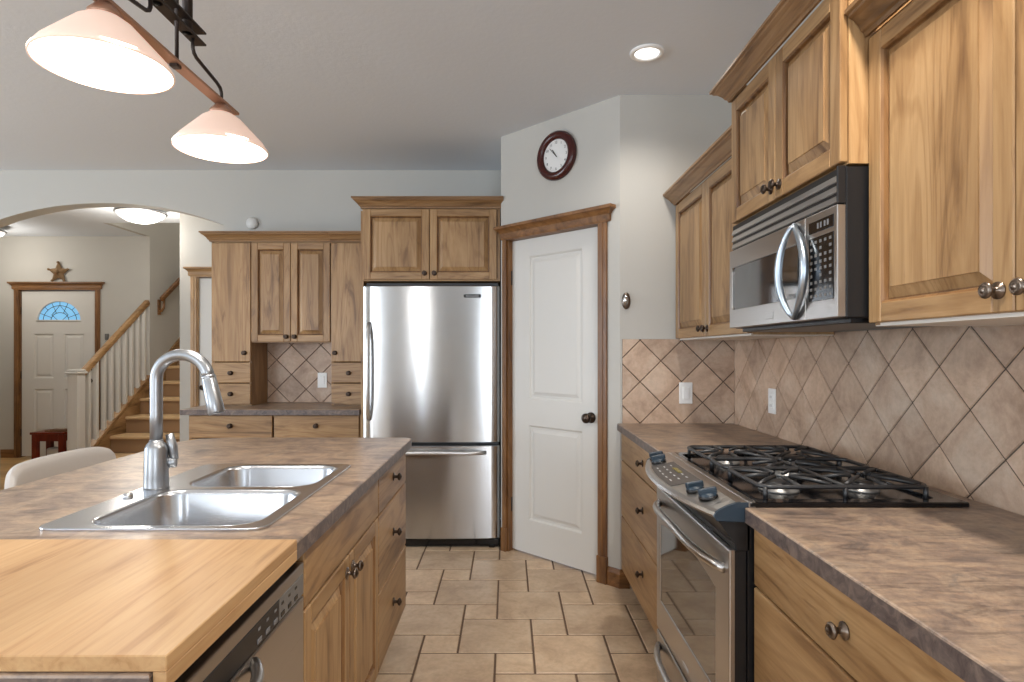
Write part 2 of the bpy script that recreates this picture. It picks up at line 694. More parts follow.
# back wall with the arched opening to the foyer
XR, XL = -2.195, -4.02
xc, hw, spring, rise = (XR + XL) / 2, (XR - XL) / 2, 2.262, 0.165
arc = []
for k in range(25):
    t = -1 + 2 * k / 24
    arc.append((xc + hw * t, spring + rise * (1 - abs(t) ** 2.15)))
out = [(-7.2, 0), (XL, 0)] + arc + [(XR, 0), (-0.045, 0), (-0.045, CH), (-7.2, CH)]
MXZ = Matrix(((1, 0, 0, 0), (0, 0, 1, 0), (0, 1, 0, 0), (0, 0, 0, 1)))
wb = MB(MXZ)
wb.plate(out, [], YB, YB + 0.13)
struct(wb, 'wall_back', WALL)

# short return beside the refrigerator, diagonal pantry wall with door opening, short facing wall, right wall
A = Vector((-0.0455, 3.87))
Bp = Vector((0.609, YF))
dd = (Bp - A).normalized()
LW = (Bp - A).length
wr = MB()
wr.plate([(-0.0455, YB + 0.13), (0.06, YB + 0.13), (0.06, 3.90), (-0.0455, 3.87)], [], 0, CH)
struct(wr, 'wall_refrigerator', WALL)
FD = frame((A.x, A.y, 0), (dd.x, dd.y, 0))       # local z = into the room
U0, U1, DHT = 0.0637 - 0.012, 0.766 + 0.012, 2.0
wd = MB(FD)
wd.plate([(0, 0), (U0, 0), (U0, DHT + 0.012), (U1, DHT + 0.012), (U1, 0), (LW, 0), (LW, CH), (0, CH)], [], -0.11, 0)
struct(wd, 'wall_pantry', WALL)
wf = MB()
wf.box(0.609, XW + 0.12, YF, YF + 0.12, 0, CH)
struct(wf, 'wall_corner', WALL)
wrt = MB()
wrt.box(XW, XW + 0.12, -3.0, YF, 0, CH)
struct(wrt, 'wall_right', WALL)
REARW = [(0.12, 1.12, 0.3, 2.4), (-4.75, -2.95, 0.55, 2.35), (-1.87, -1.61, 0.2, 2.4)]
# rear wall with unseen window openings added for the light, dining side wall with one
w1 = MB(MXZ)
w1.plate([(-7.2, 0), (XW + 0.12, 0), (XW + 0.12, CH), (-7.2, CH)],
         [[(x0, z0), (x1, z0), (x1, z1), (x0, z1)] for x0, x1, z0, z1 in REARW], -3.12, -3.0)
struct(w1, 'wall_rear', WALL)
MYZ = Matrix(((0, 0, 1, 0), (1, 0, 0, 0), (0, 1, 0, 0), (0, 0, 0, 1)))
w2 = MB(MYZ)
w2.plate([(-3.0, 0), (9.4, 0), (9.4, CH), (-3.0, CH)], [[(-0.3, 0.45), (2.1, 0.45), (2.1, 2.35), (-0.3, 2.35)]], -7.2 + 0.6, -7.2 + 0.72)
o = struct(w2, 'wall_left', WALL)
for n, (x0, x1, z0, z1) in enumerate(REARW):  # frames of the unseen rear windows, added along with their light
    wn = MB()
    for xx in ((x0, (x0 + x1) / 2 - 0.03, x1 - 0.06) if x1 - x0 > 0.5 else (x0 - 0.03, x1 - 0.03)):
        wn.box(xx, xx + 0.06, -3.10, -3.04, z0, z1, 0.004)
    wn.box(x0, x1, -3.10, -3.04, z0, z0 + 0.06, 0.004)
    wn.box(x0, x1, -3.10, -3.04, z1 - 0.06, z1, 0.004)
    struct(wn, 'window_%d' % (n + 1), WHITE)
wn = MB()
for yy in (-0.3, 0.87, 2.04):
    wn.box(-6.57, -6.51, yy, yy + 0.06, 0.45, 2.35, 0.004)
wn.box(-6.57, -6.51, -0.3, 2.1, 0.45, 0.51, 0.004)
wn.box(-6.57, -6.51, -0.3, 2.1, 2.29, 2.35, 0.004)
struct(wn, 'window_4', WHITE)

# foyer walls
wq = MB(MXZ)
wq.plate([(-6.6, 0), (-5.92, 0), (-5.92, 2.03), (-4.995, 2.03), (-4.995, 0), (-4.34, 0), (-4.34, CH), (-6.6, CH)], [], YD, YD + 0.12)
struct(wq, 'wall_foyer', WALL)
ws = MB()
ws.plate([(-4.46, YD + 0.12), (-4.34, YD + 0.12), (-4.34, 9.3), (-4.46, 9.3)], [], 0, 4.6)
ws.box(-4.46, -4.34, 6.45, YD + 0.12, CH + 0.0005, 4.6)
struct(ws, 'wall_stairwell', WALL)
ws = MB()
ws.box(-4.46, -3.1, 9.3, 9.4, 0, 4.6)
ws.box(-4.46, -3.1, 6.35, 6.45, CH + 0.121, 4.6)
ws.box(-4.46, -3.1, 6.35, 9.4, 4.6, 4.7)
light('stairwell_lamp', 'POINT', (-3.75, 7.9, 4.2), 22, WARM, radius=0.12)  # unseen point light high in the stairwell, no fixture built
struct(ws, 'wall_stairhead', WALL)
wc = MB()
YC = 5.8
wc.mat(WALL)
wcM = MB(MXZ)
wcM.plate([(-3.2, 0), (-3.03, 0), (-3.03, 2.02), (-2.25, 2.02), (-2.25, 0), (-1.9, 0), (-1.9, CH), (-3.2, CH)], [], YC, YC + 0.12)
struct(wcM, 'wall_closet', WALL)
wc.box(-3.2, -3.1, YC + 0.12, 9.3, 0, 4.6)
struct(wc, 'wall_stairs_right', WALL)
wc = MB()
wc.box(-2.0, -1.9, YB + 0.13, YC, 0, CH)
struct(wc, 'wall_foyer_right', WALL)


# ------------------------------------------------------------------ doors and casings
HEADER = [(0, 0), (0.012, 0), (0.016, 0.010), (0.016, 0.040), (0.024, 0.052), (0.034, 0.062), (0.046, 0.068), (0.046, 0.085), (0, 0.085)]


def casing(F, u0, u1, top, width, name, mv, mh, base=0.0, plinth=True, wl=None):
    """door casing in a wall frame F (x along, y up, z out)"""
    c = MB(F)
    c.mat(mv)
    for k, (a, b) in enumerate(((u0 - (wl or width), u0), (u1, u1 + width))):
        c.box(a, b, base, top, 0, 0.014, 0.002)
        c.box(a + width * 0.30, a + width * 0.62, base, top, 0.012, 0.019, 0.003)
        if plinth:
            c.box(a - 0.004, b + 0.004, base, base + 0.15, 0, 0.024, 0.003)
        # jamb lining
    c.box(u0 - 0.002, u0 + 0.010, base, top, -0.09, 0.001)
    c.box(u1 - 0.010, u1 + 0.002, base, top, -0.09, 0.001)
    c.mat(mh)
    c.box(u0, u1, top - 0.002, top + 0.010, -0.09, 0.001)
    return c


def header_mould(c, F, ua, ub, v, prof):
    # profile swept in plan (x, z) -> use a matrix that maps plan to the wall frame
    M = F @ Matrix(((1, 0, 0, 0), (0, 0, 1, 0), (0, -1, 0, 0), (0, 0, 0, 1)))
    old = c.M
    c.M = M
    # plan: x along wall, y = -out ; travel right-to-left along front so that outward is -y... path from left return to right return
    c.sweep([(ua, 0.0), (ua, -0.004), (ub, -0.004), (ub, 0.0)], prof, v)
    c.M = old


def slab(F, u0, u1, v0, v1, w, panels, arch=None, thick=0.038):
    """moulded panel door"""
    d = MB(F)
    d.mat(WHITE)
    holes = [[(a, c), (b, c), (b, e), (a, e)] for a, b, c, e in panels]
    hl = holes + ([arch] if arch else [])
    d.plate([(u0, v0), (u1, v0), (u1, v1), (u0, v1)], hl, w - thick, w)
    for a, b, c, e in panels:
        def lp(q, z):
            return [(a + q, c + q, z), (b - q, c + q, z), (b - q, e - q, z), (a + q, e - q, z)]
        d.loft([lp(0, w), lp(0.006, w - 0.003), lp(0.012, w - 0.011), lp(0.026, w - 0.011), lp(0.046, w - 0.003)], False, False, True)
    return d


def knob_part(parent, p, n, r, m, name='knob', k=1.0):
    b = MB()
    b.lathe([(r * 1.05, 0), (r * 1.05, 0.003), (r * 0.42, 0.005), (r * 0.36, 0.016 * k), (r * 0.75, 0.019 * k), (r * 1.0, 0.023 * k), (r * 0.98, 0.026 * k), (r * 0.62, 0.031 * k), (r * 0.55, 0.029 * k), (r * 0.3, 0.033 * k), (0, 0.034 * k)], p, n, 20)
    return b.build(name, m, parent)


# pantry door (diagonal wall)
door1 = bpy.data.objects.new('door_1', None)
COL.objects.link(door1)
pm = A + dd * 0.415
door1.location = (pm.x, pm.y, 0)
ORIGIN['door_1'] = Vector((pm.x, pm.y, 0))
door1['kind'] = 'structure'
s0 = 0.0637
slab(FD, s0 + 0.002, s0 + 0.700, 0.012, DHT - 0.004, -0.040, [(s0 + 0.143, s0 + 0.563, 0.985, 1.888), (s0 + 0.143, s0 + 0.563, 0.222, 0.822)]).build('door_panel', WHITE, door1)
nD = FD.to_3x3() @ Vector((0, 0, 1))
kp = FD @ Vector((s0 + 0.627, 0.905, -0.040))
kb = MB()
kb.lathe([(0.031, 0), (0.031, 0.006), (0.012, 0.010), (0.011, 0.028), (0.022, 0.034), (0.029, 0.046), (0.028, 0.058), (0.018, 0.067), (0, 0.069)], kp, nD, 24)
kb.build('door_knob', BRONZE, door1)
for hz in (0.30, 1.76):
    hb = MB(FD)
    hb.mat(BLACK).tube([(s0 - 0.002, hz - 0.045, -0.032), (s0 - 0.002, hz + 0.045, -0.032)], 0.0075, 8)
    hb.build('hinge', BLACK, door1)
cs = casing(FD, s0 - 0.008, s0 + 0.710, DHT, 0.058, 'trim', TRIMV, TRIMX, wl=0.034)
cs.mat(TRIMX)
cs.box(s0 - 0.042, s0 + 0.768, DHT, DHT + 0.03, 0, 0.016)
header_mould(cs, FD, s0 - 0.036, s0 + 0.775, DHT + 0.003, HEADER)
struct(cs, 'trim_1')

# front door with leaded fanlight
FF = frame((-5.91, YD, 0), (1, 0, 0))
door2 = bpy.data.objects.new('door_2', None)
COL.objects.link(door2)
door2.location = (-5.46, YD, 0)
ORIGIN['door_2'] = Vector((-5.46, YD, 0))
door2['kind'] = 'structure'
ar = []
ax0, ar_w, az, ah = 0.455, 0.262, 1.66, 0.235
for k in range(17):
    t = PI * k / 16
    ar.append((ax0 + ar_w * math.cos(t), az + ah * math.sin(t)))
px = [(0.15, 0.39), (0.52, 0.76)]
pans = [(a, b, c, e) for a, b in px for c, e in ((0.96, 1.50), (0.30, 0.83))]
sl = slab(FF, 0.004, 0.90, 0.015, 2.02, -0.02, pans, ar)
sl.build('door_panel', WHITE, door2)
g = MB(FF)
g.plate(ar, [], -0.045, -0.040)
g.build('pane', DOORGLASS, door2, 'leaded fan-shaped glass pane')
g = MB(FF)
def arcpts(f, n=17):
    return [(ax0 + ar_w * f * math.cos(PI * k / (n - 1)), az + ah * f * math.sin(PI * k / (n - 1)), -0.036) for k in range(n)]
g.mat(BLACK)
g.tube(arcpts(0.78), 0.0035, 6)
g.tube(arcpts(0.42), 0.0035, 6)
for k in range(1, 8):
    t = PI * k / 8
    r0 = 0.42 if k % 2 else 0.78
    g.tube([(ax0 + ar_w * r0 * math.cos(t), az + ah * r0 * math.sin(t), -0.036), (ax0 + ar_w * math.cos(t), az + ah * math.sin(t), -0.036)], 0.003, 6)
for k in (-1, 1):
    g.tube([(ax0 + k * 0.02, az, -0.036), (ax0 + k * 0.10, az + 0.07, -0.036), (ax0 + k * 0.03, az + 0.15, -0.036), (ax0, az + 0.19, -0.036)], 0.003, 6)
g.mat(WHITE)
g.tube(arcpts(1.02), 0.009, 8)
g.tube([(ax0 - ar_w - 0.01, az, -0.02), (ax0 + ar_w + 0.01, az, -0.02)], 0.011, 8)
g.build('leading', None, door2)
for hh, rr in ((1.07, 0.026), (0.93, 0.030)):
    b = MB()
    b.lathe([(rr, 0), (rr, 0.01), (rr * .5, 0.014), (rr * .5, 0.03), (rr * .95, 0.04), (rr * .8, 0.055), (0, 0.058)], (-5.91 + 0.835, YD + 0.02, hh), (0, -1, 0), 16)
    b.build('door_knob', BRONZE, door2)
for hz in (0.3, 1.0, 1.78):
    MB(FF).tube([(0.0, hz - 0.045, -0.012), (0.0, hz + 0.045, -0.012)], 0.008, 8).build('hinge', BRONZE, door2)
cs = casing(FF, -0.01, 0.915, 2.03, 0.058, 'trim', TRIMV, TRIMX, plinth=False)
cs.mat(TRIMX)
cs.box(-0.068, 0.973, 2.03, 2.06, 0, 0.016)
header_mould(cs, FF, -0.075, 0.98, 2.04, HEADER)
struct(cs, 'trim_2')

# closet door beyond the arch
FC = frame((-3.03, YC, 0), (1, 0, 0))
door3 = bpy.data.objects.new('door_3', None)
COL.objects.link(door3)
door3.location = (-2.64, YC, 0)
ORIGIN['door_3'] = Vector((-2.64, YC, 0))
door3['kind'] = 'structure'
slab(FC, 0.012, 0.768, 0.012, 2.0, -0.02, [(0.14, 0.64, 0.98, 1.88), (0.14, 0.64, 0.22, 0.82)]).build('door_panel', WHITE, door3)
b = MB()
b.lathe([(0.03, 0), (0.03, 0.006), (0.012, 0.01), (0.012, 0.028), (0.028, 0.04), (0.026, 0.058), (0, 0.066)], (-2.965, YC + 0.02, 0.935), (0, -1, 0), 20)
b.build('door_knob', BRONZE, door3)
cs = casing(FC, 0.0, 0.78, 2.01, 0.06, 'trim', OAKV, OAKX, plinth=False)
cs.mat(OAKX)
cs.box(-0.06, 0.84, 2.01, 2.04, 0, 0.016)
header_mould(cs, FC, -0.065, 0.845, 2.02, HEADER)
struct(cs, 'trim_3')

# baseboards
BB = [(0, 0), (0.014, 0), (0.014, 0.075), (0.009, 0.085), (0.005, 0.10), (0, 0.10)]
b = MB()
p0, p1 = FD @ Vector((s0 + 0.772, 0, 0)), Vector((0.609, YF, 0))
b.sweep([(p0.x, p0.y), (p1.x, p1.y), (0.66, YF)], BB, 0)
struct(b, 'baseboard_pantry', TRIMX)
b = MB()
b.sweep([(-6.6, YD), (-5.98, YD)], BB, 0)
b.sweep([(-4.93, YD), (-4.40, YD)], BB, 0)
struct(b, 'baseboard_foyer', TRIMX)
b = MB()
b.sweep([(-7.2, YB), (XL, YB)], BB, 0)
struct(b, 'baseboard_back', TRIMX)

# ------------------------------------------------------------------ diagonal tile backsplashes (own geometry per tile)


def clip_poly(poly, x0, x1, y0, y1):
    def cl(pts, inside, inter):
        o = []
        for i, p in enumerate(pts):
            q = pts[(i + 1) % len(pts)]
            if inside(p):
                o.append(p)
                if not inside(q):
                    o.append(inter(p, q))
            elif inside(q):
                o.append(inter(p, q))
        return o
    for ax, val, sg in ((0, x0, 1), (0, x1, -1), (1, y0, 1), (1, y1, -1)):
        def ins(p):
            return sg * (p[ax] - val) >= -1e-9

        def itr(p, q):
            t = (val - p[ax]) / (q[ax] - p[ax])
            return (p[0] + t * (q[0] - p[0]), p[1] + t * (q[1] - p[1]))
        poly = cl(poly, ins, itr)
        if len(poly) < 3:
            return []
    return poly


def diamond_tiles(F, x0, x1, y0, y1, px, py, per, name):
    """tiles set on the point; lattice through (px, py), diagonal = per"""
    d = MB(F)
    d.mat(GROUTW).box(x0, x1, y0, y1, 0, 0.006)
    d.mat(TILE)
    h = per / 2
    for i in range(int((x0 - px) / h) - 2, int((x1 - px) / h) + 3):
        for j in range(int((y0 - py) / h) - 2, int((y1 - py) / h) + 3):
            if (i + j) % 2:
                continue
            cx, cy = px + i * h, py + j * h + h
            k = h - 0.0020
            rings = []
            for q, w in ((0, 0.005), (0.004, 0.0095)):
                kk = k - q
                poly = clip_poly([(cx + kk, cy), (cx, cy + kk), (cx - kk, cy), (cx, cy - kk)], x0 + q * .3, x1 - q * .3, y0 + q * .3, y1 - q * .3)
                rings.append([(p[0], p[1], w) for p in poly])
            if len(rings[0]) < 3 or len(rings[1]) < 3:
                continue
            vs1 = [d.bm.verts.new(F @ Vector(p)) for p in rings[1]]
            try:
                f = d.bm.faces.new(vs1)
                f.material_index = d.mi
            except ValueError:
                continue
            if len(rings[0]) == len(rings[1]):
                vs0 = [d.bm.verts.new(F @ Vector(p)) for p in rings[0]]
                n = len(vs0)
                for a in range(n):
                    f = d.bm.faces.new((vs0[a], vs0[(a + 1) % n], vs1[(a + 1) % n], vs1[a]))
                    f.material_index = d.mi
    return d


CT = 0.895           # counter height
PER = 0.2257
FW = frame((0.609, YF, 0), (1, 0, 0))
struct(diamond_tiles(FW, 0.012, XW - 0.609 - 0.010, CT - 0.03, 1.352, 0.108, CT, PER, 'b'), 'wall_tile_corner')
FR = frame((XW, YF, 0), (0, -1, 0))
struct(diamond_tiles(FR, 0.0, YF + 0.6, CT - 0.03, 1.358, YF - 1.585, CT + 0.347 - PER * 1.5, PER * 1.0, 'b'), 'wall_tile_right')

# ------------------------------------------------------------------ cabinet builders
FT = 0.020          # door / drawer front thickness


def raised_door(F, u0, u1, v0, v1, mv, mh, st=0.048):
    d = MB(F)
    t = FT
    d.mat(mv)
    d.box(u0, u0 + st, v0, v1, 0, t, 0.0025)
    d.box(u1 - st, u1, v0, v1, 0, t, 0.0025)
    d.mat(mh)
    d.box(u0 + st, u1 - st, v0, v0 + st, 0, t, 0.0025)
    d.box(u0 + st, u1 - st, v1 - st, v1, 0, t, 0.0025)
    d.mat(mv)
    a, b, c, e = u0 + st, u1 - st, v0 + st, v1 - st

    def lp(q, z):
        return [(a + q, c + q, z), (b - q, c + q, z), (b - q, e - q, z), (a + q, e - q, z)]
    d.mat(GLAZE)
    d.loft([lp(-0.001, t - 0.001), lp(0.004, t - 0.006), lp(0.006, t - 0.015), lp(0.0095, t - 0.015)], False)
    d.mat(mv)
    d.loft([lp(0.0095, t - 0.015), lp(0.034, t - 0.004), lp(0.0345, t - 0.001)], False, False, True)
    return d


def flat_front(F, u0, u1, v0, v1, m):
    d = MB(F)
    d.mat(m)
    d.box(u0, u1, v0, v1, 0, FT, 0.004, 2)
    return d


CROWN = [(0, 0), (0.007, 0), (0.010, 0.010), (0.016, 0.014), (0.022, 0.026), (0.036, 0.042), (0.048, 0.048), (0.050, 0.054), (0.058, 0.057), (0.058, 0.067), (0, 0.067)]


def cabinet(name, label, origin, u, width, z0, z1, depth, fronts, matset, crown=None, toe=0.0, bottom=None, bay=None, group=None, top=True):
    """origin: left-front-bottom corner of carcass face (x, y); fronts: list of (kind,u0,u1,v0,v1,knob(u,v)|None)"""
    mv, mh, _ = matset
    F = frame((origin[0], origin[1], 0), u)
    ctr = F @ Vector((width / 2, 0, -depth / 2))
    t = thing(name, label, 'cabinet', (ctr.x, ctr.y, z0), group)
    b = MB(F)
    b.mat(mv)
    zs = z1 if top else z1 - 0.21
    b.box(0, 0.018, z0 + toe, zs, -depth, 0)
    b.box(width - 0.018, width, z0 + toe, zs, -depth, 0)
    b.box(0.018, width - 0.018, z0 + toe, z1, -depth, -depth + 0.01)
    b.mat(bottom or mh)
    b.box(0.018, width - 0.018, z0 + toe, z0 + toe + 0.018, -depth, -0.001)
    if bottom:
        b.box(0.001, width - 0.001, z0 - 0.002, z0, -depth + 0.001, -0.001)
    b.mat(mh)
    if top:
        b.box(0.018, width - 0.018, z1 - 0.02, z1, -depth, 0)
    # face frame behind the fronts
    b.mat(GROOVE)
    b.box(0.018, width - 0.018, z0 + toe + 0.02, z1 - 0.02, -0.022, -0.002)
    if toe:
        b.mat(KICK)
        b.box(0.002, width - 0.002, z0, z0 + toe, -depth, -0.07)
    b.build('body', None, t)
    w = (F.to_3x3() @ Vector((0, 0, 1)))
    for kind, a, c, lo, hi, kn in fronts:
        if kind == 'door':
            o = raised_door(F, a, c, lo, hi, mv, mh).build('door', None, t)
        elif kind == 'flatdoor':
            o = flat_front(F, a, c, lo, hi, mv).build('door', None, t)
        elif kind == 'panel':
            o = flat_front(F, a, c, lo, hi, mh).build('front_panel', None, t)
        else:
            o = flat_front(F, a, c, lo, hi, mh).build('drawer', None, t)
        if kn:
            knob_part(o, F @ Vector((kn[0], kn[1], FT)), w, 0.0155, matset[2] or BRONZE, 'knob')
    if crown:
        pth, up, prof = crown
        cm_ = MB()
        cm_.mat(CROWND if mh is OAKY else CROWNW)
        P = [F @ Vector((x, 0, z)) for x, z in pth]
        cm_.sweep([(p.x, p.y) for p in P], prof, up)
        cm_.build('crown_moulding', None, t)
    return t, F


SETX = (OAKV, OAKX, BRONZE)
SETY = (OAKV, OAKY, PEWTER)

# ------------------------------------------------------------------ right-hand run (faces -X)
R_ = (0, -1, 0)
XBF = 0.633          # base carcass face; fronts reach 0.613
# base cabinet beyond the range: u=0 at YF
wA = YF - 0.012 - 2.235
cabinet('base_cabinet', 'oak base cabinet with three drawers in the corner beyond the range', (XBF, YF - 0.012), R_, wA, 0, CT - 0.038, XW - 0.015 - XBF,
        [('drawer', 0.004, wA - 0.003, 0.704, 0.850, (wA * .5 + .02, 0.775)),
         ('drawer', 0.004, wA - 0.003, 0.404, 0.698, (wA * .5 + .02, 0.56)),
         ('drawer', 0.004, wA - 0.003, 0.112, 0.398, (wA * .5 + .02, 0.27))], (OAKV, OAKY, BRONZE), toe=0.105)
wB = 0.81
cabinet('base_cabinet', 'oak base cabinet with wide drawers on the camera side of the range', (XBF, 1.488), R_, wB, 0, CT - 0.038, XW - 0.015 - XBF,
        [('drawer', 0.003, wB - 0.003, 0.704, 0.850, (wB * .5, 0.777)),
         ('drawer', 0.003, wB - 0.003, 0.404, 0.698, (wB * .5, 0.56)),
         ('drawer', 0.003, wB - 0.003, 0.112, 0.398, (wB * .5, 0.27))], SETY, toe=0.105)
wB2 = 0.9
cabinet('base_cabinet', 'oak base cabinet under the near end of the worktop', (XBF, 1.488 - wB - 0.002), R_, wB2, 0, CT - 0.038, XW - 0.015 - XBF,
        [('drawer', 0.003, wB2 - 0.003, 0.704, 0.850, (wB2 * .5, 0.777)),
         ('door', 0.003, wB2 / 2 - 0.001, 0.112, 0.698, (wB2 * .5 - .03, 0.66)),
         ('door', wB2 / 2 + 0.001, wB2 - 0.003, 0.112, 0.698, (wB2 * .5 + .03, 0.66))], SETY, toe=0.105)

# worktop with the slot for the range
XC = 0.593
ct = MB()
ct.mat(LAM)
ct.plate([(XC, YF - 0.002), (XC, 2.233), (1.150, 2.233), (1.150, 1.489), (XC, 1.489), (XC, -0.35), (XW - 0.012, -0.35), (XW - 0.012, YF - 0.002)], [], CT - 0.038, CT, 0.004, LAMEDGE)
tag(ct.build('countertop', LAM), 'stone-look laminate worktop along the tiled wall around the range', 'countertop')

# uppers
XU = 0.920           # carcass face; doors reach 0.898
dU = XW - 0.015 - XU
yT0, yT1 = 2.229, 1.492     # bay of the microwave
wU = 3.20 - (yT0 + 0.004)
cr = [(0.0, -dU), (0.0, 0.020), (wU, 0.020)]
cabinet('wall_cabinet', 'two-door oak wall cabinet in the corner beyond the microwave', (XU, 3.20), R_, wU, 1.348, 2.085, dU,
        [('door', 0.004, wU / 2 - 0.0015, 1.354, 2.066, (wU / 2 - 0.028, 1.39)),
         ('door', wU / 2 + 0.0015, wU - 0.004, 1.354, 2.066, (wU / 2 + 0.028, 1.39))], (OAKV, OAKY, BRONZE),
        crown=([(0.0, -dU), (0.0, 0.020), (wU, 0.020)], 2.072, CROWN), bottom=MELAMINE)
wN = 0.865
cabinet('wall_cabinet', 'two-door oak wall cabinet closest to the camera with pewter knobs', (XU, yT1 - 0.002), R_, wN, 1.350, 2.085, dU,
        [('door', 0.004, wN / 2 - 0.0015, 1.356, 2.066, (wN / 2 - 0.034, 1.397)),
         ('door', wN / 2 + 0.0015, wN - 0.004, 1.356, 2.066, (wN / 2 + 0.034, 1.397))], SETY,
        crown=([(0.0, 0.020), (wN, 0.020), (wN, -dU)], 2.072, CROWN), bottom=MELAMINE)
XUM = 0.855
dM = XW - 0.015 - XUM
wM = yT0 - yT1
cabinet('wall_cabinet', 'taller two-door oak cabinet standing out above the microwave', (XUM, yT0), R_, wM, 1.757, 2.235, dM,
        [('door', 0.004, wM / 2 - 0.0015, 1.762, 2.214, (wM / 2 - 0.028, 1.80)),
         ('door', wM / 2 + 0.0015, wM - 0.004, 1.762, 2.214, (wM / 2 + 0.028, 1.80))], (OAKV, OAKY, BRONZE),
        crown=([(0.0, -dM), (0.0, 0.020), (wM, 0.020), (wM, -dM)], 2.220, [(o_ * 1.05, h_ * 0.93) for o_, h_ in CROWN]))

# ------------------------------------------------------------------ microwave (over the range)
XM = 0.850
mw = thing('microwave', 'stainless over-range microwave with lens-shaped door handle', 'microwave', (1.02, (yT0 + yT1) / 2, 1.357))
F = frame((XM, yT0, 0), R_)
wm = wM - 0.004
b = MB(F)
b.mat(BLACK)
b.box(0.004, wm, 1.370, 1.753, -(XW - 0.014 - XM), 0.0, 0.003)
b.box(0.02, wm - 0.02, 1.357, 1.372, -(XW - 0.05 - XM), -0.02, 0.003)
b.build('body', None, mw)
b = MB(F)      # vent grille with louvres
b.mat(BLACK)
b.box(0.004, wm, 1.660, 1.752, 0.0, 0.010, 0.002)
b.mat(STEEL)
for z in (1.664, 1.690, 1.716):
    M0 = b.M
    b.M = F @ Matrix.Translation((0, z, 0.010)) @ Matrix.Rotation(-0.28, 4, 'X')
    b.box(0.006, wm - 0.003, 0, 0.019, -0.003, 0.006, 0.002)
    b.M = M0
b.mat(BLACK)
b.box(wm - 0.006, wm + 0.001, 1.658, 1.753, 0.0, 0.022, 0.002)
b.build('vent_grille', None, mw)
dW = yT0 - 1.658       # door width
b = MB(F)
b.mat(STEEL)
win = rrect(0.030, dW - 0.035, 1.438, 1.592, 0.012, 3)
b.plate([(0.005, 1.372), (dW, 1.372), (dW, 1.656), (0.005, 1.656)], [win], 0.0, 0.022, 0.002)
dr = b.build('door', None, mw)
b = MB(F)
b.plate(rrect(0.026, dW - 0.030, 1.434, 1.596, 0.012, 3), [], 0.006, 0.017)
b.build('window', MICROGLASS, dr)
b = MB(F)
b.mat(STEEL_BLUE)
hc = yT0 - 1.712
zc, hh2 = 1.515, 0.135
for sg in (-1, 1):
    pts = []
    for k in range(21):
        t = -1 + 2 * k / 20
        bow = (1 - t * t)
        pts.append((hc + (-0.046 if sg < 0 else 0.084) * bow, zc + hh2 * t, 0.026 + (0.026 if sg < 0 else 0.014) * bow ** 0.6))
    b.tube(pts, [0.0065 + 0.005 * (1 - abs(-1 + 2 * k / 20) ** 2) for k in range(21)], 10)
b.build('handle', None, dr)
b = MB(F)
b.mat(STEEL)
b.box(hc - 0.20, hc - 0.145, 1.388, 1.410, 0.021, 0.0235, 0.001)
b.build('badge', None, dr)
b = MB(F)
b.mat(STEEL)
b.box(dW + 0.002, wm, 1.372, 1.656, 0.0, 0.022, 0.002)
b.build('control_panel', None, mw)
b = MB(F)
k0, k1 = yT0 - 1.636, yT0 - 1.512
b.mat(BLACKGLOSS)
b.box(k0, k1, 1.420, 1.592, 0.021, 0.0235, 0.001)
b.mat(GREY)
for r in range(9):
    for c in range(5):
        cx, cz = k0 + 0.014 + c * 0.0240, 1.434 + r * 0.018
        if r in (3, 7) and c % 2:
            continue
        b.box(cx - 0.0055, cx + 0.0055, cz - 0.0040, cz + 0.0040, 0.0233, 0.0240)
b.build('keypad', None, mw)
b = MB(F)
b.mat(BLACKGLOSS).box(k0, k1, 1.604, 1.636, 0.021, 0.0235, 0.001)
b.mat(DIMPRINT)
for q, dx in enumerate((0.045, 0.060, 0.079, 0.094)):
    b.box(k0 + dx, k0 + dx + 0.008, 1.613, 1.628, 0.0233, 0.0239)
b.build('display', None, mw)

# ------------------------------------------------------------------ range
yr0, yr1 = 2.229, 1.493
rg = thing('range', 'slide-in stainless gas range with bowed front control panel', 'stove', (0.87, (yr0 + yr1) / 2, 0))
F = frame((0.60, yr0, 0), R_)      # local z 0 -> X=0.60
wr_ = yr0 - yr1
b = MB(F)
b.mat(BLACK)
b.box(0.002, wr_ - 0.002, 0.03, 0.870, -0.535, -0.002)
for uu in (0.03, wr_ - 0.07):
    for ww in (-0.50, -0.08):
        b.box(uu, uu + 0.04, 0.0, 0.03, ww, ww + 0.04)
b.box(0.002, wr_ - 0.002, 0.782, 0.870, -0.01, 0.028, 0.003)
b.build('body', None, rg)
# cooktop: black enamel tray with raised rim and steel side edge
b = MB()
b.mat(BLACKGLOSS)
b.plate(rrect(0.605, 1.158, yr1 - 0.004, yr0 + 0.004, 0.006, 2), [rrect(0.640, 1.100, yr1 + 0.035, yr0 - 0.035, 0.02, 3)], CT + 0.001, CT + 0.012, 0.003)
b.plate(rrect(0.635, 1.105, yr1 + 0.03, yr0 - 0.03, 0.02, 3), [], CT - 0.012, CT + 0.004)
b.mat(STEEL)
b.box(0.600, 0.622, yr1 - 0.002, yr0 + 0.002, CT - 0.004, CT + 0.014, 0.003, 2)
b.build('cooktop', None, rg)
# burners
bu = [(0.755, 1.66, 0.040), (0.755, 2.06, 0.034), (0.985, 1.66, 0.034), (0.985, 2.06, 0.040), (0.870, 1.86, 0.030)]
ALU = plain('burner_alloy', srgb(150, 148, 145), 0.4, 0.6)
for (x, y, r) in bu:
    b = MB()
    b.mat(ALU).lathe([(r * 1.35, 0), (r * 1.3, 0.006), (r * 1.0, 0.010), (r * 1.0, 0.016)], (x, y, CT + 0.004), (0, 0, 1), 24)
    b.mat(IRON).lathe([(r * 0.9, 0), (r * 0.92, 0.005), (r * 0.75, 0.009), (0, 0.010)], (x, y, CT + 0.020), (0, 0, 1), 24)
    b.build('burner', None, rg)
